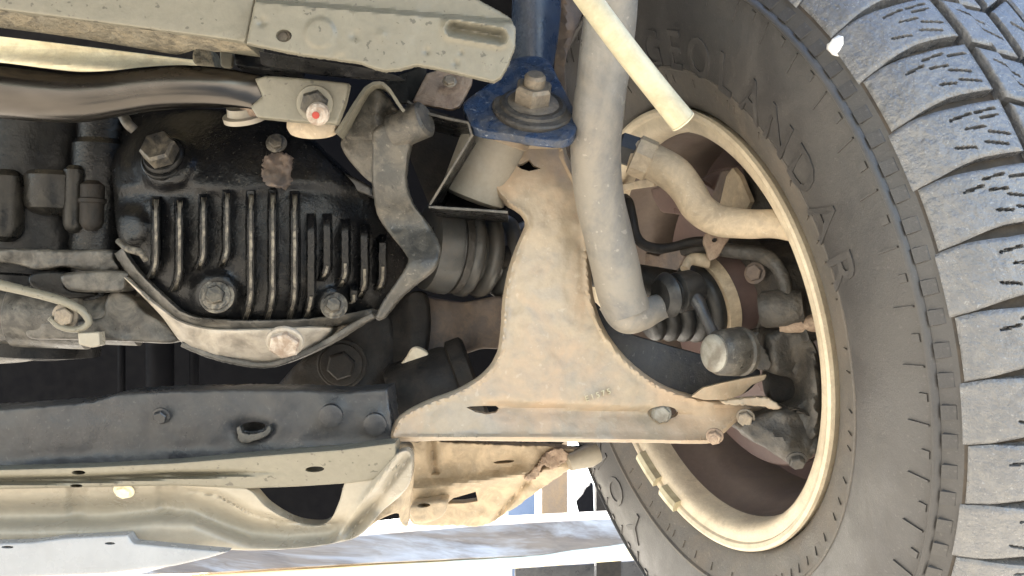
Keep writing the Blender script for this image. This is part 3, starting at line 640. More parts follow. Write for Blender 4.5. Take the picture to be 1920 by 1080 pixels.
plate('arm_upper_sheet', [(1112, 565), (1138, 590), (1170, 620), (1230, 640), (1300, 660), (1370, 680), (1425, 694), (1400, 735), (1340, 748), (1270, 740), (1200, 700), (1150, 650), (1120, 610)], lambda x, y: 0.925 + 0.00004 * (x - 1100), .006, 'navy_shadowed', arm, step=10, rnd=3)
plate('arm_lip', [(1296, 744), (1318, 727), (1352, 718), (1396, 709), (1438, 702), (1434, 712), (1410, 722), (1392, 740), (1360, 750), (1320, 750)], lambda x, y: 0.889 + 0.0003 * (y - 700) + 0.0001 * (x - 1300), .005, 'dusty_arm', arm, step=6, rnd=1.5, smooth=False)
plate('tip_weld', [(1352, 752), (1400, 746), (1436, 744), (1456, 754), (1466, 764), (1456, 769), (1430, 762), (1392, 760), (1356, 758)], .891, .008, 'dusty_arm', arm, step=4, rnd=3, smooth=False, jag=0.8, rough=0.003)
plate('joint_shim', [(1402, 640), (1416, 622), (1424, 618), (1420, 636), (1432, 650), (1438, 664), (1446, 682), (1440, 694), (1418, 690), (1408, 668)], .895, .008, 'caliper', arm, step=5, rnd=2, jag=1.4)
bax = np.array((0.10, -0.52, 0.85))
lathe('front_bushing', [(-.030, .010), (-.0285, .0240), (-.025, .0285), (.032, .0285), (.035, .0265)], P(906, 316, .922), np.array((0.36, -0.16, 0.92)), 'bushing_steel', arm, 44)
lathe('bushing_rim', [(.027, .0288), (.028, .0302), (.032, .0302), (.033, .0288)], P(906, 316, .922), np.array((0.36, -0.16, 0.92)), 'dusty_arm', arm, 44)
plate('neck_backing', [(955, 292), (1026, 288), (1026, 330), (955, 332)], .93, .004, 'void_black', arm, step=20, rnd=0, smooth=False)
rb = lathe('rear_bushing', [(0, .034), (.008, .038), (.055, .038), (.060, .036), (.062, .04), (.075, .04), (.078, .036)], P(742, 762, .975), (0.93, 0.06, 0.34), 'shaded_grime', arm, 40)
bolt('bolt', 1240, 776, .912, (-0.1, -0.98, -0.1), 17, 'zinc', arm, 1.15, 0.6)
bolt('bolt', 1398, 783, .893, (-0.35, -0.85, -0.35), 15, 'bolt_steel', arm, 1.2, 0.7)
bolt('bolt', 1340, 818, .888, (-0.3, -0.85, -0.35), 14, 'rust', arm, 1.2, 0.8, stud=0.5)
def stamp(text, x, y, d, h, rot, m, parent, adv=0.72):
    for i, ch in enumerate(text):
        if ch == ' ': continue
        cu = bpy.data.curves.new('stamped_letter', 'FONT'); cu.body = ch; cu.size = 1.0; cu.align_x = 'CENTER'; cu.extrude = 0.5; cu.resolution_u = 2; cu.offset = 0.01
        ob = bpy.data.objects.new('tmp', cu); me = bpy.data.meshes.new_from_object(ob); bpy.data.objects.remove(ob)
        c, s = math.cos(R(rot)), math.sin(R(rot)); vs = []
        for v in me.vertices:
            lx, ly = v.co.x * h + i * h * adv, -v.co.y * h
            px, py = x + lx * c - ly * s, y + lx * s + ly * c
            dd = float(armz(np.array([px]), np.array([py]))[0]); vs.append(P(px, py, dd + (0.001 if v.co.z < 0 else -0.0032)))
        fs = [tuple(p.vertices) for p in me.polygons]; bpy.data.meshes.remove(me)
        mk('stamped_letter', vs, fs, m, parent, smooth=False)
stamp('E1575', 1102, 752, .9, 15, -18, 'cream_hose', arm)

# ------------------------------------------------------------------ blue mounting bracket with its stud and nut
bb = thing('mounting_bracket', 'scuffed blue mounting bracket holding the control arm bushing', 'bracket', P(980, 220, .86))
bn = np.array((0.10, -0.62, 0.78))
def blz(x, y): return 0.835 + (255 - y) * 0.00042 * 1.15 + (x - 980) * 0.00004
plate('bracket_plate', [(868, 196), (890, 176), (925, 150), (950, 118), (985, 106), (1025, 112), (1048, 150), (1068, 190), (1082, 222), (1078, 250), (1058, 264), (1010, 262), (950, 252), (905, 246), (882, 236), (874, 216)], blz, .007, 'blue_paint', bb, step=7, rnd=5, rough=0.001, back=(0, 0.75, -0.66))
lathe('cup', [(-.004, .033), (.0, .0335), (.0015, .032), (.0025, .0275), (.0045, .0265), (.0055, .0235), (.004, .020)], P(1000, 203, float(blz(1000, 203)) + .002), bn, 'caliper', bb, 44)
bolt('nut', 998, 190, .864, bn, 37, 'bolt_steel', bb, 1.45, 0.95, stud=1.05, wash=1.6)
plate('upright', [(962, -60), (1050, -60), (1052, 20), (1046, 80), (1036, 130), (1030, 150), (960, 130), (958, 80)], lambda x, y: 0.93 + 0.000009 * (x - 1000) ** 2, .012, 'blue_clean', bb, step=8, rnd=4, smooth=False)
tag(plate('wheel_arch_liner', [(1046, -60), (1100, -60), (1096, 10), (1078, 60), (1062, 110), (1060, 150), (1076, 250), (1072, 300), (1050, 240), (1040, 130), (1046, 60)], lambda x, y: .97 + 0.0004 * np.abs(x - 1060), .006, 'brown_grime', step=8, rnd=3, rough=0.008), 'torn brown liner strip between blue upright and stabiliser bar', 'liner')

# open bracket box left of the bushing: thin sheet edges seen end-on
bx = thing('frame_bracket', 'open sheet metal bracket with inner shade painted black and a rusty top plate', 'bracket', P(840, 280, .86))
def ribbon(name, pts, depth, back, th, m, parent):
    """a sheet standing edge-on to the camera: px polyline as its front edge, extruded away"""
    q = resample(np.asarray(pts, float), 6, closed=False); n = len(q); vs = []
    rng = np.random.default_rng(n)
    tg = np.gradient(q, axis=0); tg /= np.linalg.norm(tg, axis=1)[:, None]; nr = np.stack([-tg[:, 1], tg[:, 0]], 1)
    dd = depth if hasattr(depth, '__len__') else (depth, depth)
    for i in range(n):
        d = dd[0] + (dd[1] - dd[0]) * i / (n - 1); j = rng.normal() * 0.5
        for s in (-1, 1):
            p = P(*(q[i] + nr[i] * s * (th / 2 + j * 0.4)), d); vs += [p, p + np.array((0, back, 0))]
    fs = []
    for i in range(n - 1):
        a, b = i * 4, (i + 1) * 4
        fs += [(a, b, b + 2, a + 2), (a + 1, a + 3, b + 3, b + 1), (a, a + 1, b + 1, b), (a + 2, b + 2, b + 3, a + 3)]
    fs += [(0, 2, 3, 1), ((n - 1) * 4, (n - 1) * 4 + 1, (n - 1) * 4 + 3, (n - 1) * 4 + 2)]
    return mk(name, vs, fs, m, parent, 30)
ribbon('side_sheet', [(886, 252), (868, 282), (840, 328), (806, 384)], (.842, .858), .10, 5, 'black_cast', bx)  # black sides and greyer front edges put shade and light into one sheet
ribbon('lit_sheet_edge', [(886, 252), (868, 282), (840, 328), (806, 384)], (.839, .855), .005, 4, 'grey_olive', bx)
ribbon('bottom_sheet', [(804, 388), (850, 391), (900, 394), (952, 398)], (.858, .862), .12, 6, 'black_cast', bx)
ribbon('lit_sheet_edge', [(804, 388), (850, 391), (900, 394), (952, 398)], (.855, .859), .005, 4, 'grey_olive', bx)
ribbon('top_sheet', [(764, 190), (800, 212), (840, 222), (878, 230), (884, 252)], (.845, .842), .09, 7, 'black_cast', bx)
ribbon('lit_sheet_edge', [(764, 190), (800, 212), (840, 222), (878, 230), (884, 252)], (.842, .839), .005, 4, 'grey_olive', bx)
plate('back_sheet', [(760, 190), (880, 228), (952, 250), (952, 394), (806, 388), (770, 300)], .955, .005, 'shaded_grime', bx, step=20, rnd=0, smooth=False)
plate('rusty_plate', [(800, 138), (836, 128), (886, 142), (884, 158), (862, 200), (846, 206), (790, 196), (774, 190)], lambda x, y: .862 + 0.0003 * (205 - y), .006, 'rust', bx, step=6, rnd=4, smooth=False, rough=0.003)
plate('shadow_sheet', [(720, 150), (800, 120), (800, 140), (772, 192), (742, 196)], .90, .004, 'black_cast', bx, step=10, rnd=2, smooth=False)  # black sheet in place of the shadow left of the rusty plate
bolt('screw', 843, 152, .866, (0.1, -0.9, 0.4), 11, 'bolt_steel', bx, 1.25, 0.5)

# ------------------------------------------------------------------ cream hose crossing the stabiliser bar
hs_ = thing('breather_hose', 'pale cream plastic hose end crossing in front of the stabiliser bar', 'hose', P(1200, 120, .76))
hp = [(840, -350, .72), (950, -205, .733), (1060, -60, .745), (1120, 22, .752), (1180, 102, .76), (1240, 178, .768), (1279, 226, .774)]
sweep('hose_wall', hp, [24, 24, 24, 24, 24, 24, 25], 'cream_hose', hs_, 28)
hd = P(*hp[-1]) - P(*hp[-2]); lathe('hose_rim', [(0, .0085), (.0006, .0098), (.0016, .0094), (.0016, .0075), (.0002, .007)], P(*hp[-1]), hd, 'cream_sill', hs_, 28)

# ------------------------------------------------------------------ upper frame rail
rail = thing('frame_rail', 'grey green frame rail with pressed end plate across the upper left', 'frame rail', P(450, 60, .74))
def rlz(x, y): return 0.735 - 0.00004 * (x - 300) + 0.0008 * np.clip(20 + x * 0.08 - y - 42, 0, 200) * 0.3
plate('rail_web', [(-120, -120), (500, -120), (486, -30), (478, 0), (470, 40), (461, 79), (300, 57), (150, 37), (-120, 2)], lambda x, y: 0.748 + 0 * x, .05, 'underseal', rail, step=14, rnd=5, smooth=False)
plate('rail_flange', [(-120, 4), (150, 39), (300, 59), (458, 81), (470, 92), (400, 94), (366, 88), (330, 100), (200, 78), (100, 62), (-120, 34)], lambda x, y: .752 + 0.0011 * (y - (18 + 0.135 * x)), .006, 'underseal_rough', rail, step=7, rnd=2, smooth=False, rough=0.004)
def epz(x, y):
    d = 0.738 + 0 * x
    # ridge along the top, long pressed slot at the tip, raised boss, dents
    yl = 4 + (x - 480) * 0.085
    d = d + 0.010 * np.clip((yl - y) / 8.0, 0, 1)
    u = (x - 893) * 0.985 + (y - 62) * 0.17; v = -(x - 900) * 0.17 + (y - 62) * 0.985
    e = np.sqrt(np.clip(np.abs(u) - 44, 0, 99) ** 2 + v ** 2)
    d = d + 0.0085 * np.exp(-(e / 9.0) ** 2) - 0.0032 * np.exp(-((e - 17) / 6.0) ** 2)
    for cx, cy, rr, h in ((600, 62, 28, .0018),):
        q = np.hypot(x - cx, y - cy); d = d - h / (1 + np.exp((q - rr) / 1.2))
    for cx, cy, rr, h in ((630, 110, 7, .002), (492, 42, 8, .0025), (666, 66, 9, .0012), (715, 66, 12, -.0012), (640, 108, 6, .002), (800, 96, 6, .002), (865, 98, 4, .002), (855, 118, 5, .002)):
        d = d + h * np.exp(-((x - cx) ** 2 + (y - cy) ** 2) / rr ** 2)
    d = d - 0.003 / (1 + np.exp((x - 768 + (y - 80) * 0.45) / 5.0)) * 0.6
    return d
plate('rail_end_plate', [(482, -60), (700, -60), (860, -20), (935, 20), (958, 34), (967, 54), (966, 88), (952, 124), (940, 145), (926, 154), (905, 149), (850, 136), (808, 127), (780, 122), (752, 130), (722, 133), (700, 128), (676, 118), (560, 102), (462, 82), (470, 40), (478, 0)],
      epz, .006, 'underseal', rail, step=3.6, rnd=5, smooth=False, holes=[ellipse(532, 67, 15, 12, 0, 18)], jag=0.3)
lathe('plug_disc', [(0, 30 * S(.74)), (.0022, 30 * S(.74)), (.0030, 27.5 * S(.74)), (.0027, 24 * S(.74)), (.0026, 0)], P(600, 62, .7395), (0, -1, 0), 'underseal', rail, 40, 20)
lathe('plug', [(0, .0052), (.001, .0056), (.003, .0056), (.0035, .004), (.002, .003)], P(531, 69, .746), (0.1, -1, -.2), 'bolt_steel', rail, 18)
plate('rail_return', [(486, 96), (560, 108), (680, 126), (740, 140), (760, 150), (690, 148), (600, 140), (490, 122)], lambda x, y: .765 + 0.0006 * (y - 100), .004, 'black_cast', rail, step=10, rnd=2, smooth=False, rough=0.004)
sill = tag(plate('sill_strip', [(-120, 62), (0, 68), (120, 82), (250, 98), (364, 112), (372, 122), (330, 128), (220, 137), (120, 132), (0, 118), (-120, 106)], lambda x, y: .90 + 0.006 * np.sin((y - x * 0.09 - 70) / 9.0) + 0 * x, .03, 'cream_sill', step=6, rnd=4, smooth=False), 'bright cream sill strip glimpsed under the frame rail', 'sill strip')
tag(plate('rail_hanger', [(372, 86), (395, 92), (402, 118), (398, 126), (366, 120), (362, 100)], .86, .02, 'underseal_rough', step=6, rnd=3, rough=0.005), 'small rough hanger tab at the end of the cream strip', 'tab')
hg = plate('stay_tab', [(412, 90), (438, 94), (434, 126), (424, 128), (414, 124)], .83, .004, 'underseal', step=6, rnd=2, smooth=False); tag(hg, 'narrow upright tab between rail and glossy stay tube', 'tab')
tag(plate('mount_block', [(440, 96), (560, 112), (556, 134), (500, 132), (440, 122)], .82, .03, 'black_cast', step=8, rnd=3, smooth=False, rough=0.004), 'black block with pale lower edge above the flattened tube end', 'block')

# ------------------------------------------------------------------ glossy stay tube with flattened, bolted end
st = thing('stay_tube', 'glossy dark stay tube with a flattened bolted end at the upper left', 'stay tube', P(300, 170, .80))
sweep('tube', [(-140, 166, .80), (-60, 168, .80), (0, 170, .80), (80, 178, .80), (150, 182, .80), (215, 176, .80), (280, 167, .80), (350, 163, .80), (420, 165, .80), (470, 171, .80), (500, 178, .80), (530, 182, .80)], [52, 52, 52, 50, 47, 43, 41, 40, 37, 33, 33, 33], 'tube_paint', st, 36, flat=[1, 1, 1, 1, 1, 1, 1, .95, .8, .5, .22, .15])
plate('flat_end', [(478, 148), (500, 142), (560, 146), (655, 156), (648, 190), (632, 232), (560, 228), (482, 220), (470, 200), (492, 180)], lambda x, y: .792 + 0 * x, .009, 'underseal', st, step=9, rnd=4, smooth=False)
bolt('bolt', 590, 194, .788, (0.12, -0.9, -0.28), 27, 'bolt_dark', st, 1.28, 0.85, fm='underseal')
lathe('bolt_tip', [(0, .008), (.005, .0085), (.008, .008), (.010, .006)], P(597, 211, .780), (0.10, -0.92, -.36), 'bolt_white', st, 20)
lathe('paint_dab', [(0, .0028), (.0006, .0026), (.0008, .001)], P(592, 216, .7685), (0.10, -0.95, -.3), 'red_mark', st, 10)
b1 = thing('tube_bushing', 'pale metal bushing cup under the flattened tube end', 'bushing', P(588, 245, .82))
lathe('cup', [(0, .010), (.002, .0185), (.006, .0205), (.012, .0200), (.016, .018)], P(588, 252, .835), (0.05, -0.42, .9), 'dusty_tan', b1, 32)
lathe('core', [(0, .012), (.02, .012)], P(588, 246, .83), (0.05, -0.42, .9), 'rust', b1, 20)
b2 = thing('tube_washer', 'pale washer stack under the tube by the rust stain', 'washer', P(465, 222, .83))
lathe('washer_ring', [(0, .011), (.001, .0175), (.005, .0178), (.006, .014), (.012, .013)], P(462, 226, .845), (-0.1, -0.45, .88), 'pale_panel', b2, 30)
lathe('spacer', [(0, .008), (.02, .008)], P(474, 222, .84), (-0.1, -0.45, .88), 'rust', b2, 18)

# ------------------------------------------------------------------ bent strap bracket beside the gear housing
sp = thing('bent_strap', 'bent grey strap bracket hanging in front of the gear housing', 'strap', P(740, 380, .83))
plate('strap', [(700, 245), (735, 228), (775, 236), (772, 262), (764, 300), (762, 340), (774, 380), (800, 415), (820, 450), (824, 480), (812, 508), (784, 530), (752, 558), (730, 585), (716, 600), (704, 596), (716, 568), (742, 530), (762, 498), (764, 482), (742, 452), (714, 416), (702, 380), (697, 330), (698, 280)],
      lambda x, y: 0.835 + 0.00006 * (y - 240) + 0.018 * np.exp(-((y - 420) / 50.0) ** 2) - 0.012 * np.exp(-((y - 500) / 50.0) ** 2), .012, 'grey_olive', sp, step=6, rnd=8, rough=0.002, jag=0.3)
plate('funnel', [(640, 262), (662, 225), (684, 182), (705, 166), (728, 180), (752, 214), (772, 232), (768, 262), (742, 292), (712, 345), (690, 338), (664, 312), (644, 284)],
      lambda x, y: .842 + 0.00022 * np.abs(x - 705) + 0.006 * np.exp(-((x - 728) ** 2 / 200 + (y - 210) ** 2 / 40.)) + 0.004 * (y > 262), .006, 'grey_olive', sp, step=6, rnd=5, rough=0.003)
ribbon('loop_edge', [(630, 250), (648, 222), (668, 190), (684, 166), (700, 156), (716, 155), (730, 168), (748, 196), (768, 222)], (.822, .83), .03, 6, 'underseal', sp)
lathe('side_tube', [(0, .012), (.002, .0145), (.03, .0145), (.03, .011)], P(800, 222, .835), (-0.85, .35, -.30), 'grey_olive', sp, 28)

# ------------------------------------------------------------------ gear housing: oily black casting with cooling fins
gh = thing('gear_housing', 'oily black gear housing with cooling fins and dusty lower bell', 'gear housing', P(450, 470, .92))
def ghz(x, y):
    q = ((x - 460) / 330.0) ** 2 + ((y - 430) / 280.0) ** 2
    d = 0.868 + 0.085 * np.clip(q, 0, 3) ** 1.3
    d = d + 0.020 / (1 + np.exp((y - 352) / 5.0)) * 0 
    # ledge above the fins, recess between, boss pads round the bolts
    d = d - 0.006 / (1 + np.exp((y - 356 + 8 * np.sin(x / 40.0)) / 4.0))
    for cx, cy, rr, h in ((312, 300, 52, .012), (405, 556, 44, .010), (626, 574, 34, .010), (243, 428, 34, .010)):
        p = np.hypot(x - cx, y - cy); d = d - h / (1 + np.exp((p - rr) / 4.0))
    return d
plate('casing', [(212, 225), (300, 205), (420, 205), (520, 215), (580, 262), (640, 318), (700, 372), (745, 430), (764, 480), (752, 524), (715, 566), (690, 590), (600, 604), (470, 604), (380, 600), (330, 588), (262, 530), (228, 470), (214, 380)], ghz, .10, 'oily_black', gh, step=6, rnd=10, rough=0.0015)
fins = [(293, 368, 524, 20, 0), (337, 370, 548, 20, 0), (382, 364, 508, 20, 0), (426, 356, 502, 20, 0), (471, 358, 602, 22, 0), (512, 356, 602, 22, 0), (553, 358, 602, 22, 0), (584, 400, 600, 18, .75), (614, 400, 528, 18, .72), (648, 410, 540, 18, .6), (684, 420, 562, 17, .55), (718, 440, 548, 15, .5), (664, 536, 572, 12, .3)]
def fin_mesh(name, x0, y0, y1, w, top, sink, m, parent, rise):
    ys = np.linspace(y0, y1, max(5, int((y1 - y0) / 7))); vs = []; fs = []
    for k, y in enumerate(ys):
        t = (y - FY0) / (FY1 - FY0); bend = -13 * max(0, t - 0.74) ** 2 / 0.07; xx = x0 + bend + random.uniform(-.5, .5); d0 = float(ghz(np.array([x0]), np.array([y]))[0])
        h = .0135 * min(1, 7 * (1 - t) + 0.2, 5 * t + 0.3) + rise; a, b = xx - w / 2, xx + w / 2; c, e = xx - top / 2 - 1, xx + top / 2 - 1
        vs += [P(a, y, d0 + sink), P(c - 1.2, y, d0 - h * 0.86), P(c + 0.6, y, d0 - h), P(e - 0.6, y, d0 - h), P(e + 1.2, y, d0 - h * 0.86), P(b, y, d0 + sink)]
    for k in range(len(ys) - 1):
        for j in range(5): fs.append((k * 6 + j, k * 6 + j + 1, k * 6 + j + 7, k * 6 + j + 6))
    fs += [tuple(range(6)), tuple((len(ys) - 1) * 6 + j for j in range(5, -1, -1))]
    return mk(name, vs, fs, m, parent, 40)
for x0, y0, y1, w, start in fins:
    FY0, FY1 = y0, y1
    f = fin_mesh('fin', x0, y0, y1, w + 4, 13, .006, 'oily_black', gh, 0.0)
    fin_mesh('dusty_lit_crest', x0 + 0.5, y0 + 6 + (y1 - y0) * start, y1 - 2, 8, 5.5, -.0115 if y1 - y0 > 60 else -.006, 'lit_fin_dust', f, 0.0012)  # pale dusty strip, with the light on the fin edge put into its colour
# lower flange and dusty bell
def band(name, pts, w, d, th, m, parent, **k):
    """raised strip following a px polyline on the housing"""
    c = catmull(np.asarray(pts, float), 8); tg = np.gradient(c, axis=0); tg /= np.linalg.norm(tg, axis=1)[:, None]; nr = np.stack([-tg[:, 1], tg[:, 0]], 1)
    return plate(name, np.vstack([c + nr * w / 2, (c - nr * w / 2)[::-1]]), d, th, m, parent, smooth=False, **k)
band('joint_flange', [(222, 470), (250, 512), (296, 558), (336, 592), (380, 606), (460, 610), (560, 608), (640, 600), (700, 588)], 20, lambda x, y: np.minimum(ghz(x, y), .93) - .012, .05, 'motor_dust', gh, step=6, rnd=6, rough=0.002, jag=0.3)
plate('lower_bell', [(232, 520), (262, 545), (300, 575), (340, 602), (400, 616), (500, 616), (590, 612), (622, 616), (600, 642), (560, 664), (520, 680), (480, 684), (430, 676), (380, 662), (340, 642), (300, 590)], lambda x, y: .872 + 0.00042 * (y - 600) + 0.0000008 * (x - 460) ** 2, .10, 'dusty_cast', gh, step=7, rnd=10, rough=0.004)
band('edge_rim', [(340, 644), (400, 668), (480, 684), (530, 678), (600, 648), (660, 612), (700, 590)], 12, lambda x, y: .90 + 0 * x, .04, 'motor_dust', gh, step=5, rnd=4, jag=0.3)
bolt('drain_plug', 534, 642, .868, (0.05, -0.8, -0.6), 30, 'bolt_white', gh, 1.2, 0.5, fm='dusty_cast')
bolt('filler_plug', 305, 290, .872, (-0.08, -0.86, 0.42), 34, 'bolt_dark', gh, 1.15, 1.0, fm='black_cast', wash=1.35)
bolt('bolt', 405, 554, .862, (0.05, -0.95, 0.2), 18, 'bolt_dark', gh, 1.5, 0.8, fm='lit_fin_dust', wash=1.8)
bolt('bolt', 626, 572, .885, (0.1, -0.95, 0.2), 15, 'bolt_dark', gh, 1.4, 0.8, fm='lit_fin_dust', wash=1.7)
bolt('bolt', 243, 430, .905, (-0.05, -0.9, 0.35), 15, 'bolt_dark', gh, 1.2, 1.0, wash=1.6)
bolt('bolt', 518, 268, .88, (0.1, -0.9, 0.3), 14, 'bolt_dark', gh, 1.4, 0.7, fm='lit_fin_dust')
plate('rust_patch', [(500, 292), (528, 286), (546, 296), (548, 330), (540, 348), (512, 350), (494, 340), (492, 312)], lambda x, y: ghz(x, y) - .008, .012, 'brown_grime', gh, step=3, rnd=4, rough=0.014, jag=1.6)
plate('side_rib', [(545, 275), (600, 300), (660, 330), (698, 350), (702, 372), (650, 352), (600, 332), (552, 300)], lambda x, y: .895 + 0 * x, .03, 'black_paint', gh, step=7, rnd=5, smooth=False)
# starter-like drum at the left with its ribs
mo = thing('motor_drum', 'dark ribbed motor drum left of the gear housing', 'motor', P(100, 380, .93))
drum_ax = (0.06, 0.0, 1.0)
lathe('drum', [(-.125, .020), (-.12, .056), (-.06, .060), (-.058, .064), (-.048, .064), (-.046, .060), (.02, .060), (.022, .066), (.034, .066), (.036, .060), (.11, .058)], P(82, 420, .985), drum_ax, 'black_cast', mo, 56)
lathe('side_cylinder', [(-.10, .016), (-.098, .024), (.06, .024), (.065, .020), (.12, .020)], P(185, 400, .94), (0.03, 0, 1), 'oily_black', mo, 36)
lathe('end_cap', [(-.004, .010), (-.002, .018), (.002, .0235), (.008, .0255), (.03, .0255), (.034, .022)], P(102, 396, .93), (0.03, 0, 1), 'drum_grey', mo, 30)
lathe('stud', [(-.004, .003), (-.001, .007), (.004, .009), (.05, .009), (.054, .005)], P(138, 428, .918), (0.02, 0, 1), 'drum_grey', mo, 16)
lathe('stud', [(-.003, .004), (0, .008), (.004, .010), (.020, .010), (.021, .0115), (.024, .0115), (.025, .010), (.036, .010), (.040, .005)], P(172, 426, .912), (0.02, 0, 1), 'shaded_grime', mo, 16)
lathe('stud', [(-.006, .005), (-.002, .012), (.006, .016), (.05, .016), (.056, .008)], P(8, 440, .92), (0.02, 0, 1), 'drum_grey', mo, 16)
sweep('band_clamp', [(228, 212, .88), (240, 232, .87), (252, 244, .872)], [10, 10, 9], 'grey_olive', mo, 12)
sweep('band_clamp', [(222, 452, .885), (240, 466, .876), (264, 474, .876), (274, 488, .88)], [6, 7, 7, 6], 'lit_fin_dust', mo, 12)
plate('flange_ledge', [(-60, 470), (30, 466), (120, 468), (205, 468), (214, 486), (222, 510), (160, 508), (120, 500), (70, 506), (40, 498), (0, 492), (-60, 496)], lambda x, y: .905 + 0.0006 * (y - 470) * 0 + 0 * x, .05, 'motor_dust', mo, step=7, rnd=8, rough=0.004)
plate('control_box', [(122, 512), (232, 508), (238, 526), (226, 546), (160, 548), (124, 540)], .892, .03, 'motor_dust', mo, step=7, rnd=7, rough=0.002)
plate('dark_box', [(60, 512), (120, 510), (124, 540), (176, 548), (172, 556), (120, 560), (60, 540)], .91, .03, 'black_cast', mo, step=7, rnd=6)
lathe('solenoid', [(-.09, .018), (-.088, .026), (-.03, .026), (-.028, .0285), (.035, .0285), (.037, .024), (.08, .024)], P(92, 592, .935), (1, 0, -0.03), 'motor_dust', mo, 40)
plate('lower_cover', [(52, 606), (120, 600), (190, 596), (196, 570), (210, 548), (240, 552), (275, 585), (318, 612), (330, 642), (240, 641), (120, 637), (56, 634)], lambda x, y: .908 - 0.0000 * x, .05, 'motor_dust', mo, step=7, rnd=7, rough=0.003)
sweep('cable', [(-60, 520, .89), (0, 534, .888), (50, 546, .886), (110, 562, .884), (150, 580, .884), (166, 600, .885), (160, 612, .886), (140, 618, .887), (112, 612, .888), (94, 596, .889)], [11, 10, 9, 9, 8, 7, 6, 6, 6, 6], 'underseal', mo, 14)
bolt('terminal_nut', 122, 592, .89, (0.1, -0.95, -0.2), 18, 'bolt_steel', mo, 1.35, 0.7)
plate('cable_clip', [(146, 624), (186, 622), (188, 648), (172, 652), (148, 646)], .887, .012, 'pale_panel', mo, step=5, rnd=3, smooth=False)
plate('drum_foot', [(-80, 636), (40, 636), (88, 644), (92, 660), (60, 676), (0, 682), (-80, 684)], lambda x, y: .93 + 0.0005 * (y - 640), .05, 'motor_dust', mo, step=9, rnd=12)

# cavity behind: faint posts and pipes in the dark
for x, w, lab in ((228, 7, 'thin dark pipe deep in the gap, leftmost of three'), (300, 26, 'thick dark pipe deep in the gap above the crossmember'), (364, 9, 'thin dark pipe deep in the gap, under the lower bell')):
    tag(lathe('pipe', [(-.062, w * S(1.25) * .8), (-.06, w * S(1.25)), (.05, w * S(1.25)), (.052, w * S(1.25) * .8)], P(x, 690, 1.25), (0, 0, 1), 'void_black', None, 20), lab, 'pipe', 'pipes in the gap')

# ------------------------------------------------------------------ brown engine mount between housing and arm
em = thing('engine_mount', 'brown grimy engine mount with a large hex bolt between housing and arm', 'engine mount', P(700, 650, 1.0))
plate('mount_body', [(540, 700), (590, 655), (640, 620), (690, 600), (730, 590), (748, 640), (745, 700), (735, 745), (640, 745), (520, 742)], lambda x, y: .985 + 0.0000012 * (x - 640) ** 2, .06, 'shaded_grime', em, step=9, rnd=10, rough=0.003)
bolt('bolt', 640, 684, .972, (0.05, -0.97, -0.1), 27, 'shaded_grime', em, 1.5, 0.7, wash=1.75)
plate('shield', [(726, 590), (750, 560), (780, 545), (800, 555), (806, 600), (802, 650), (790, 690), (740, 694), (716, 668), (712, 630)], lambda x, y: .99 + 0.0002 * np.abs(x - 770), .02, 'shaded_grime', em, step=8, rnd=7, rough=0.003)
plate('heat_plate', [(788, 562), (820, 560), (870, 566), (950, 560), (950, 645), (900, 655), (850, 672), (806, 690), (794, 640)], lambda x, y: 1.005 + 0.01 * np.sin(x / 40.0), .02, 'brown_grime', em, step=8, rnd=6, rough=0.005)
plate('pale_tab', [(742, 696), (762, 668), (772, 652), (786, 652), (804, 664), (802, 676), (780, 690), (760, 697)], .962, .012, 'rim_dust', em, step=6, rnd=5)

# ------------------------------------------------------------------ front crossmember: dark upper face, ledge, pressed lower panel
cm = thing('crossmember', 'long grey pressed steel crossmember across the lower left', 'crossmember', P(350, 880, .88))
def cmz(x, y): return .872 + 0.00010 * np.abs(y - 800) * 0.3 + 0.010 * np.exp(-(((x - 470) / 34.0) ** 2 + ((y - 806) / 16.0) ** 2)) - 0.004 * np.exp(-(((x - 622) / 24.) ** 2 + ((y - 776) / 24.) ** 2)) - 0.004 * np.exp(-(((x - 704) / 22.) ** 2 + ((y - 790) / 22.) ** 2)) + 0.02 * np.clip((y - 835 + (x - 300) * 0.05) / 60.0, 0, 1) ** 2 * -1
plate('upper_face', [(-120, 772), (0, 766), (110, 758), (170, 752), (220, 737), (330, 732), (450, 730), (560, 731), (640, 735), (728, 728), (734, 780), (738, 830), (640, 842), (520, 852), (330, 868), (160, 876), (-120, 884)], cmz, .05, 'grey_paint', cm, step=7, rnd=6, smooth=False, rough=0.0012, jag=0.5, holes=[ellipse(474, 800, 24, 9, -4, 16)])
sg = lambda t: 1 / (1 + np.exp(-np.clip(t, -40, 40)))
def ldz(x, y):
    yc = np.interp(x, [-120, 150, 330, 420, 520], [903, 898, 890, 888, 886]); w = np.interp(x, [-120, 300, 450, 540], [7, 6, 5, 1])
    return .850 + .014 * np.exp(-((y - yc) / w) ** 4) * sg((440 - x) / 30.0) + 0.0003 * (y - 890)
plate('ledge', [(-120, 884), (160, 876), (330, 868), (520, 852), (640, 843), (742, 830), (744, 880), (700, 900), (652, 906), (560, 912), (460, 916), (330, 910), (150, 914), (-120, 920)], ldz, .03, 'underseal', cm, step=4, rnd=4, smooth=False,
      holes=[ellipse(147, 886, 13, 4, 0, 14), ellipse(143, 911, 12, 3, 0, 14), ellipse(590, 880, 18, 5.5, -3, 16)])
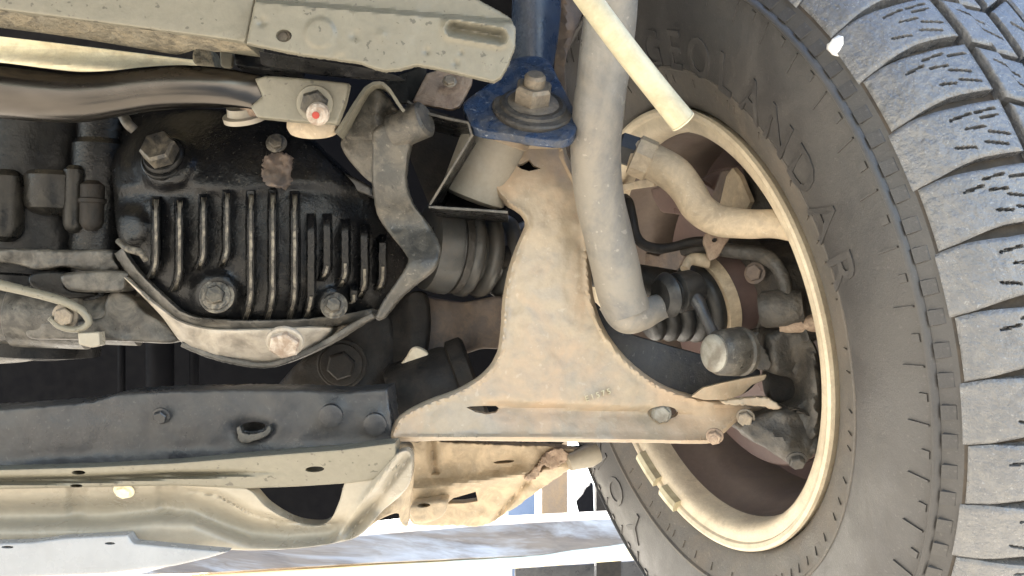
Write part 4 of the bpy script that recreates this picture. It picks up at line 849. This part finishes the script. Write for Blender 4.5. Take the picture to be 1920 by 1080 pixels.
def lpz(x, y):
    d = .868 + 0.0002 * (y - 915)
    y1 = np.interp(x, [-120, 200, 300, 360, 420, 470, 540, 640, 700], [972, 968, 958, 960, 985, 1002, 1008, 1000, 960])      # where the wall turns forward into the foot
    d = d + .016 * sg((y - y1 + 26) / 7.0) - .030 * sg((y - y1 - 12) / 6.0)
    y2 = np.interp(x, [300, 360, 410, 440, 470, 520, 580, 640], [914, 918, 926, 942, 960, 974, 981, 978])                     # bead around the opening
    d = d + .006 * np.exp(-((y - y2 - 2) / 4.0) ** 2) * sg((x - 350) / 6.0) * sg((640 - x) / 8.0) - .009 * sg((y2 - y) / 4.0) * sg((x - 350) / 10.0)
    d = d + .006 * np.exp(-((x - 145) / 17.0) ** 4) * sg((965 - y) / 6.0) + .006 * np.exp(-((x - 312) / 17.0) ** 4) * sg((955 - y) / 6.0)
    d = d - .010 * np.exp(-(((x - 690) + (y - 930) * 0.75) / 11.0) ** 2) + .006 * np.exp(-(((x - 712) + (y - 930) * 0.75) / 8.0) ** 2)
    return d
plate('lower_panel', [(-120, 915), (150, 911), (330, 909), (440, 914), (470, 920), (500, 950), (545, 976), (590, 984), (618, 976), (636, 940), (650, 900), (690, 880), (742, 850), (770, 850), (770, 900), (750, 930), (715, 960), (680, 1000), (640, 1016), (560, 1028), (470, 1032), (380, 1030), (240, 1036), (-120, 1046)], lpz, .02, 'pale_panel', cm, step=4.5, rnd=4, smooth=True)
plate('bottom_valance', [(-120, 1022), (60, 1016), (120, 1008), (240, 1002), (250, 1018), (380, 1030), (430, 1034), (390, 1046), (330, 1060), (200, 1076), (-120, 1090)], lambda x, y: .855 + 0.0000 * x, .012, 'white_sill', cm, step=9, rnd=5, smooth=False, holes=[ellipse(14, 1026, 12, 2.5, 0, 10), ellipse(206, 1019, 10, 2.5, 0, 10)])
bolt('bolt', 302, 780, .868, (0, -0.9, -.35), 13, 'grey_paint', cm, 1.3, 0.8)
bolt('bolt', 232, 921, .868, (0, -0.8, -.6), 14, 'cream_sill', cm, 1.4, 0.6)
lathe('weld_nut', [(0, .008), (.002, .0095), (.008, .0095), (.009, .007)], P(622, 776, .868), (0.05, -.97, -.15), 'grey_paint', cm, 24)
lathe('weld_nut', [(0, .0075), (.002, .0092), (.007, .0092), (.008, .007)], P(704, 792, .868), (0.05, -.97, -.15), 'grey_paint', cm, 24)
plate('slot_clip', [(444, 806), (450, 798), (456, 812), (478, 813), (498, 806), (504, 796), (508, 804), (500, 818), (470, 829), (450, 828)], .866, .008, 'grey_olive', cm, step=4, rnd=2, jag=0.5)

# ------------------------------------------------------------------ crumpled body bracket under the arm
cb = thing('crumpled_bracket', 'crumpled dusty body bracket below the control arm foot', 'bracket', P(850, 910, 1.0))
def cbz(x, y):
    d = .985 + 0.00025 * (y - 900) + 0 * x
    yl = 905 - (x - 790) * 0.135; d = d + 0.012 / (1 + np.exp((y - yl) / 5.0)) - 0.008 * np.exp(-((y - yl - 12) / 10.0) ** 2)
    yl2 = 942 - (x - 830) * 0.30; d = d + 0.014 / (1 + np.exp(-(y - yl2) / 4.0))
    d = d + 0.010 * np.exp(-((x - 812 - (y - 860) * 0.1) / 7.0) ** 2) * (y < 890) + 0.008 * np.exp(-((x - 1000) + (y - 890) * 0.9) ** 2 / 60.0)
    return d
plate('bracket_face', [(750, 826), (860, 830), (960, 834), (1050, 838), (1098, 850), (1090, 866), (1060, 886), (1010, 920), (960, 955), (908, 985), (850, 985), (780, 984), (766, 960), (762, 900)], cbz, .02, 'dusty_tan', cb, step=5, rnd=4, rough=0.006, jag=0.6,
      holes=[np.array([(836, 945), (850, 934), (892, 922), (896, 940), (870, 944)], float), ellipse(792, 944, 15, 4.5, -8, 12), ellipse(945, 866, 20, 3, -5, 12)])
plate('gusset', [(740, 838), (772, 836), (774, 900), (768, 950), (764, 986), (750, 978), (746, 962), (716, 972), (690, 990), (672, 992), (690, 955), (716, 915), (738, 880)], lambda x, y: .93 + 0.008 * np.sin((x + y * 0.5) / 14.0), .01, 'dusty_tan', cb, step=6, rnd=4, rough=0.005)
plate('rusty_corner', [(1030, 846), (1056, 842), (1066, 858), (1050, 872), (1034, 880), (1020, 872), (1010, 890), (996, 902), (984, 896), (1004, 876)], .975, .01, 'rust', cb, step=4, rnd=3, rough=0.01, jag=1.2)
plate('knob', [(770, 950), (800, 942), (835, 938), (838, 952), (826, 970), (800, 980), (776, 978)], .962, .03, 'dusty_tan', cb, step=5, rnd=8, rough=0.004, holes=[ellipse(794, 944 + 4, 13, 4, -5, 12)])
lathe('bracket_tip', [(0, .008), (.02, .011), (.03, .009)], P(1066, 868, .98), (0.8, .2, .25), 'pale_panel', cb, 16)
tag(plate('splash_flap', [(1046, 840), (1106, 836), (1150, 930), (1140, 925), (1120, 880), (1098, 868), (1070, 880)], 1.3, .01, 'void_black', step=8, rnd=2, smooth=False), 'small black flap between body bracket and tyre', 'flap')
r_, t_ = polar(1581, 86, -0.004)  # white lump on the tyre shoulder, its colour standing in for a sun glint
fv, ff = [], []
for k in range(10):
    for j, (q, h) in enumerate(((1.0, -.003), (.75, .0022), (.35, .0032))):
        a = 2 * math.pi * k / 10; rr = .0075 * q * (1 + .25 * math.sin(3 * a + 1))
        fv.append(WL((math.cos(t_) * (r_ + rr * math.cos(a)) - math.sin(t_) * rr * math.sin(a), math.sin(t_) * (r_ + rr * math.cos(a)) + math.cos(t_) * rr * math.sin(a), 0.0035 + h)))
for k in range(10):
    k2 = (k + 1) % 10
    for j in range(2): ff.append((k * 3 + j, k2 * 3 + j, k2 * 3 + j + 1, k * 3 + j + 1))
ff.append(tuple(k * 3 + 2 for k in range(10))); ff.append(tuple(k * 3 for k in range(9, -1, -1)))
mk('painted_glint', fv, ff, 'white_glint', tyre, 60)
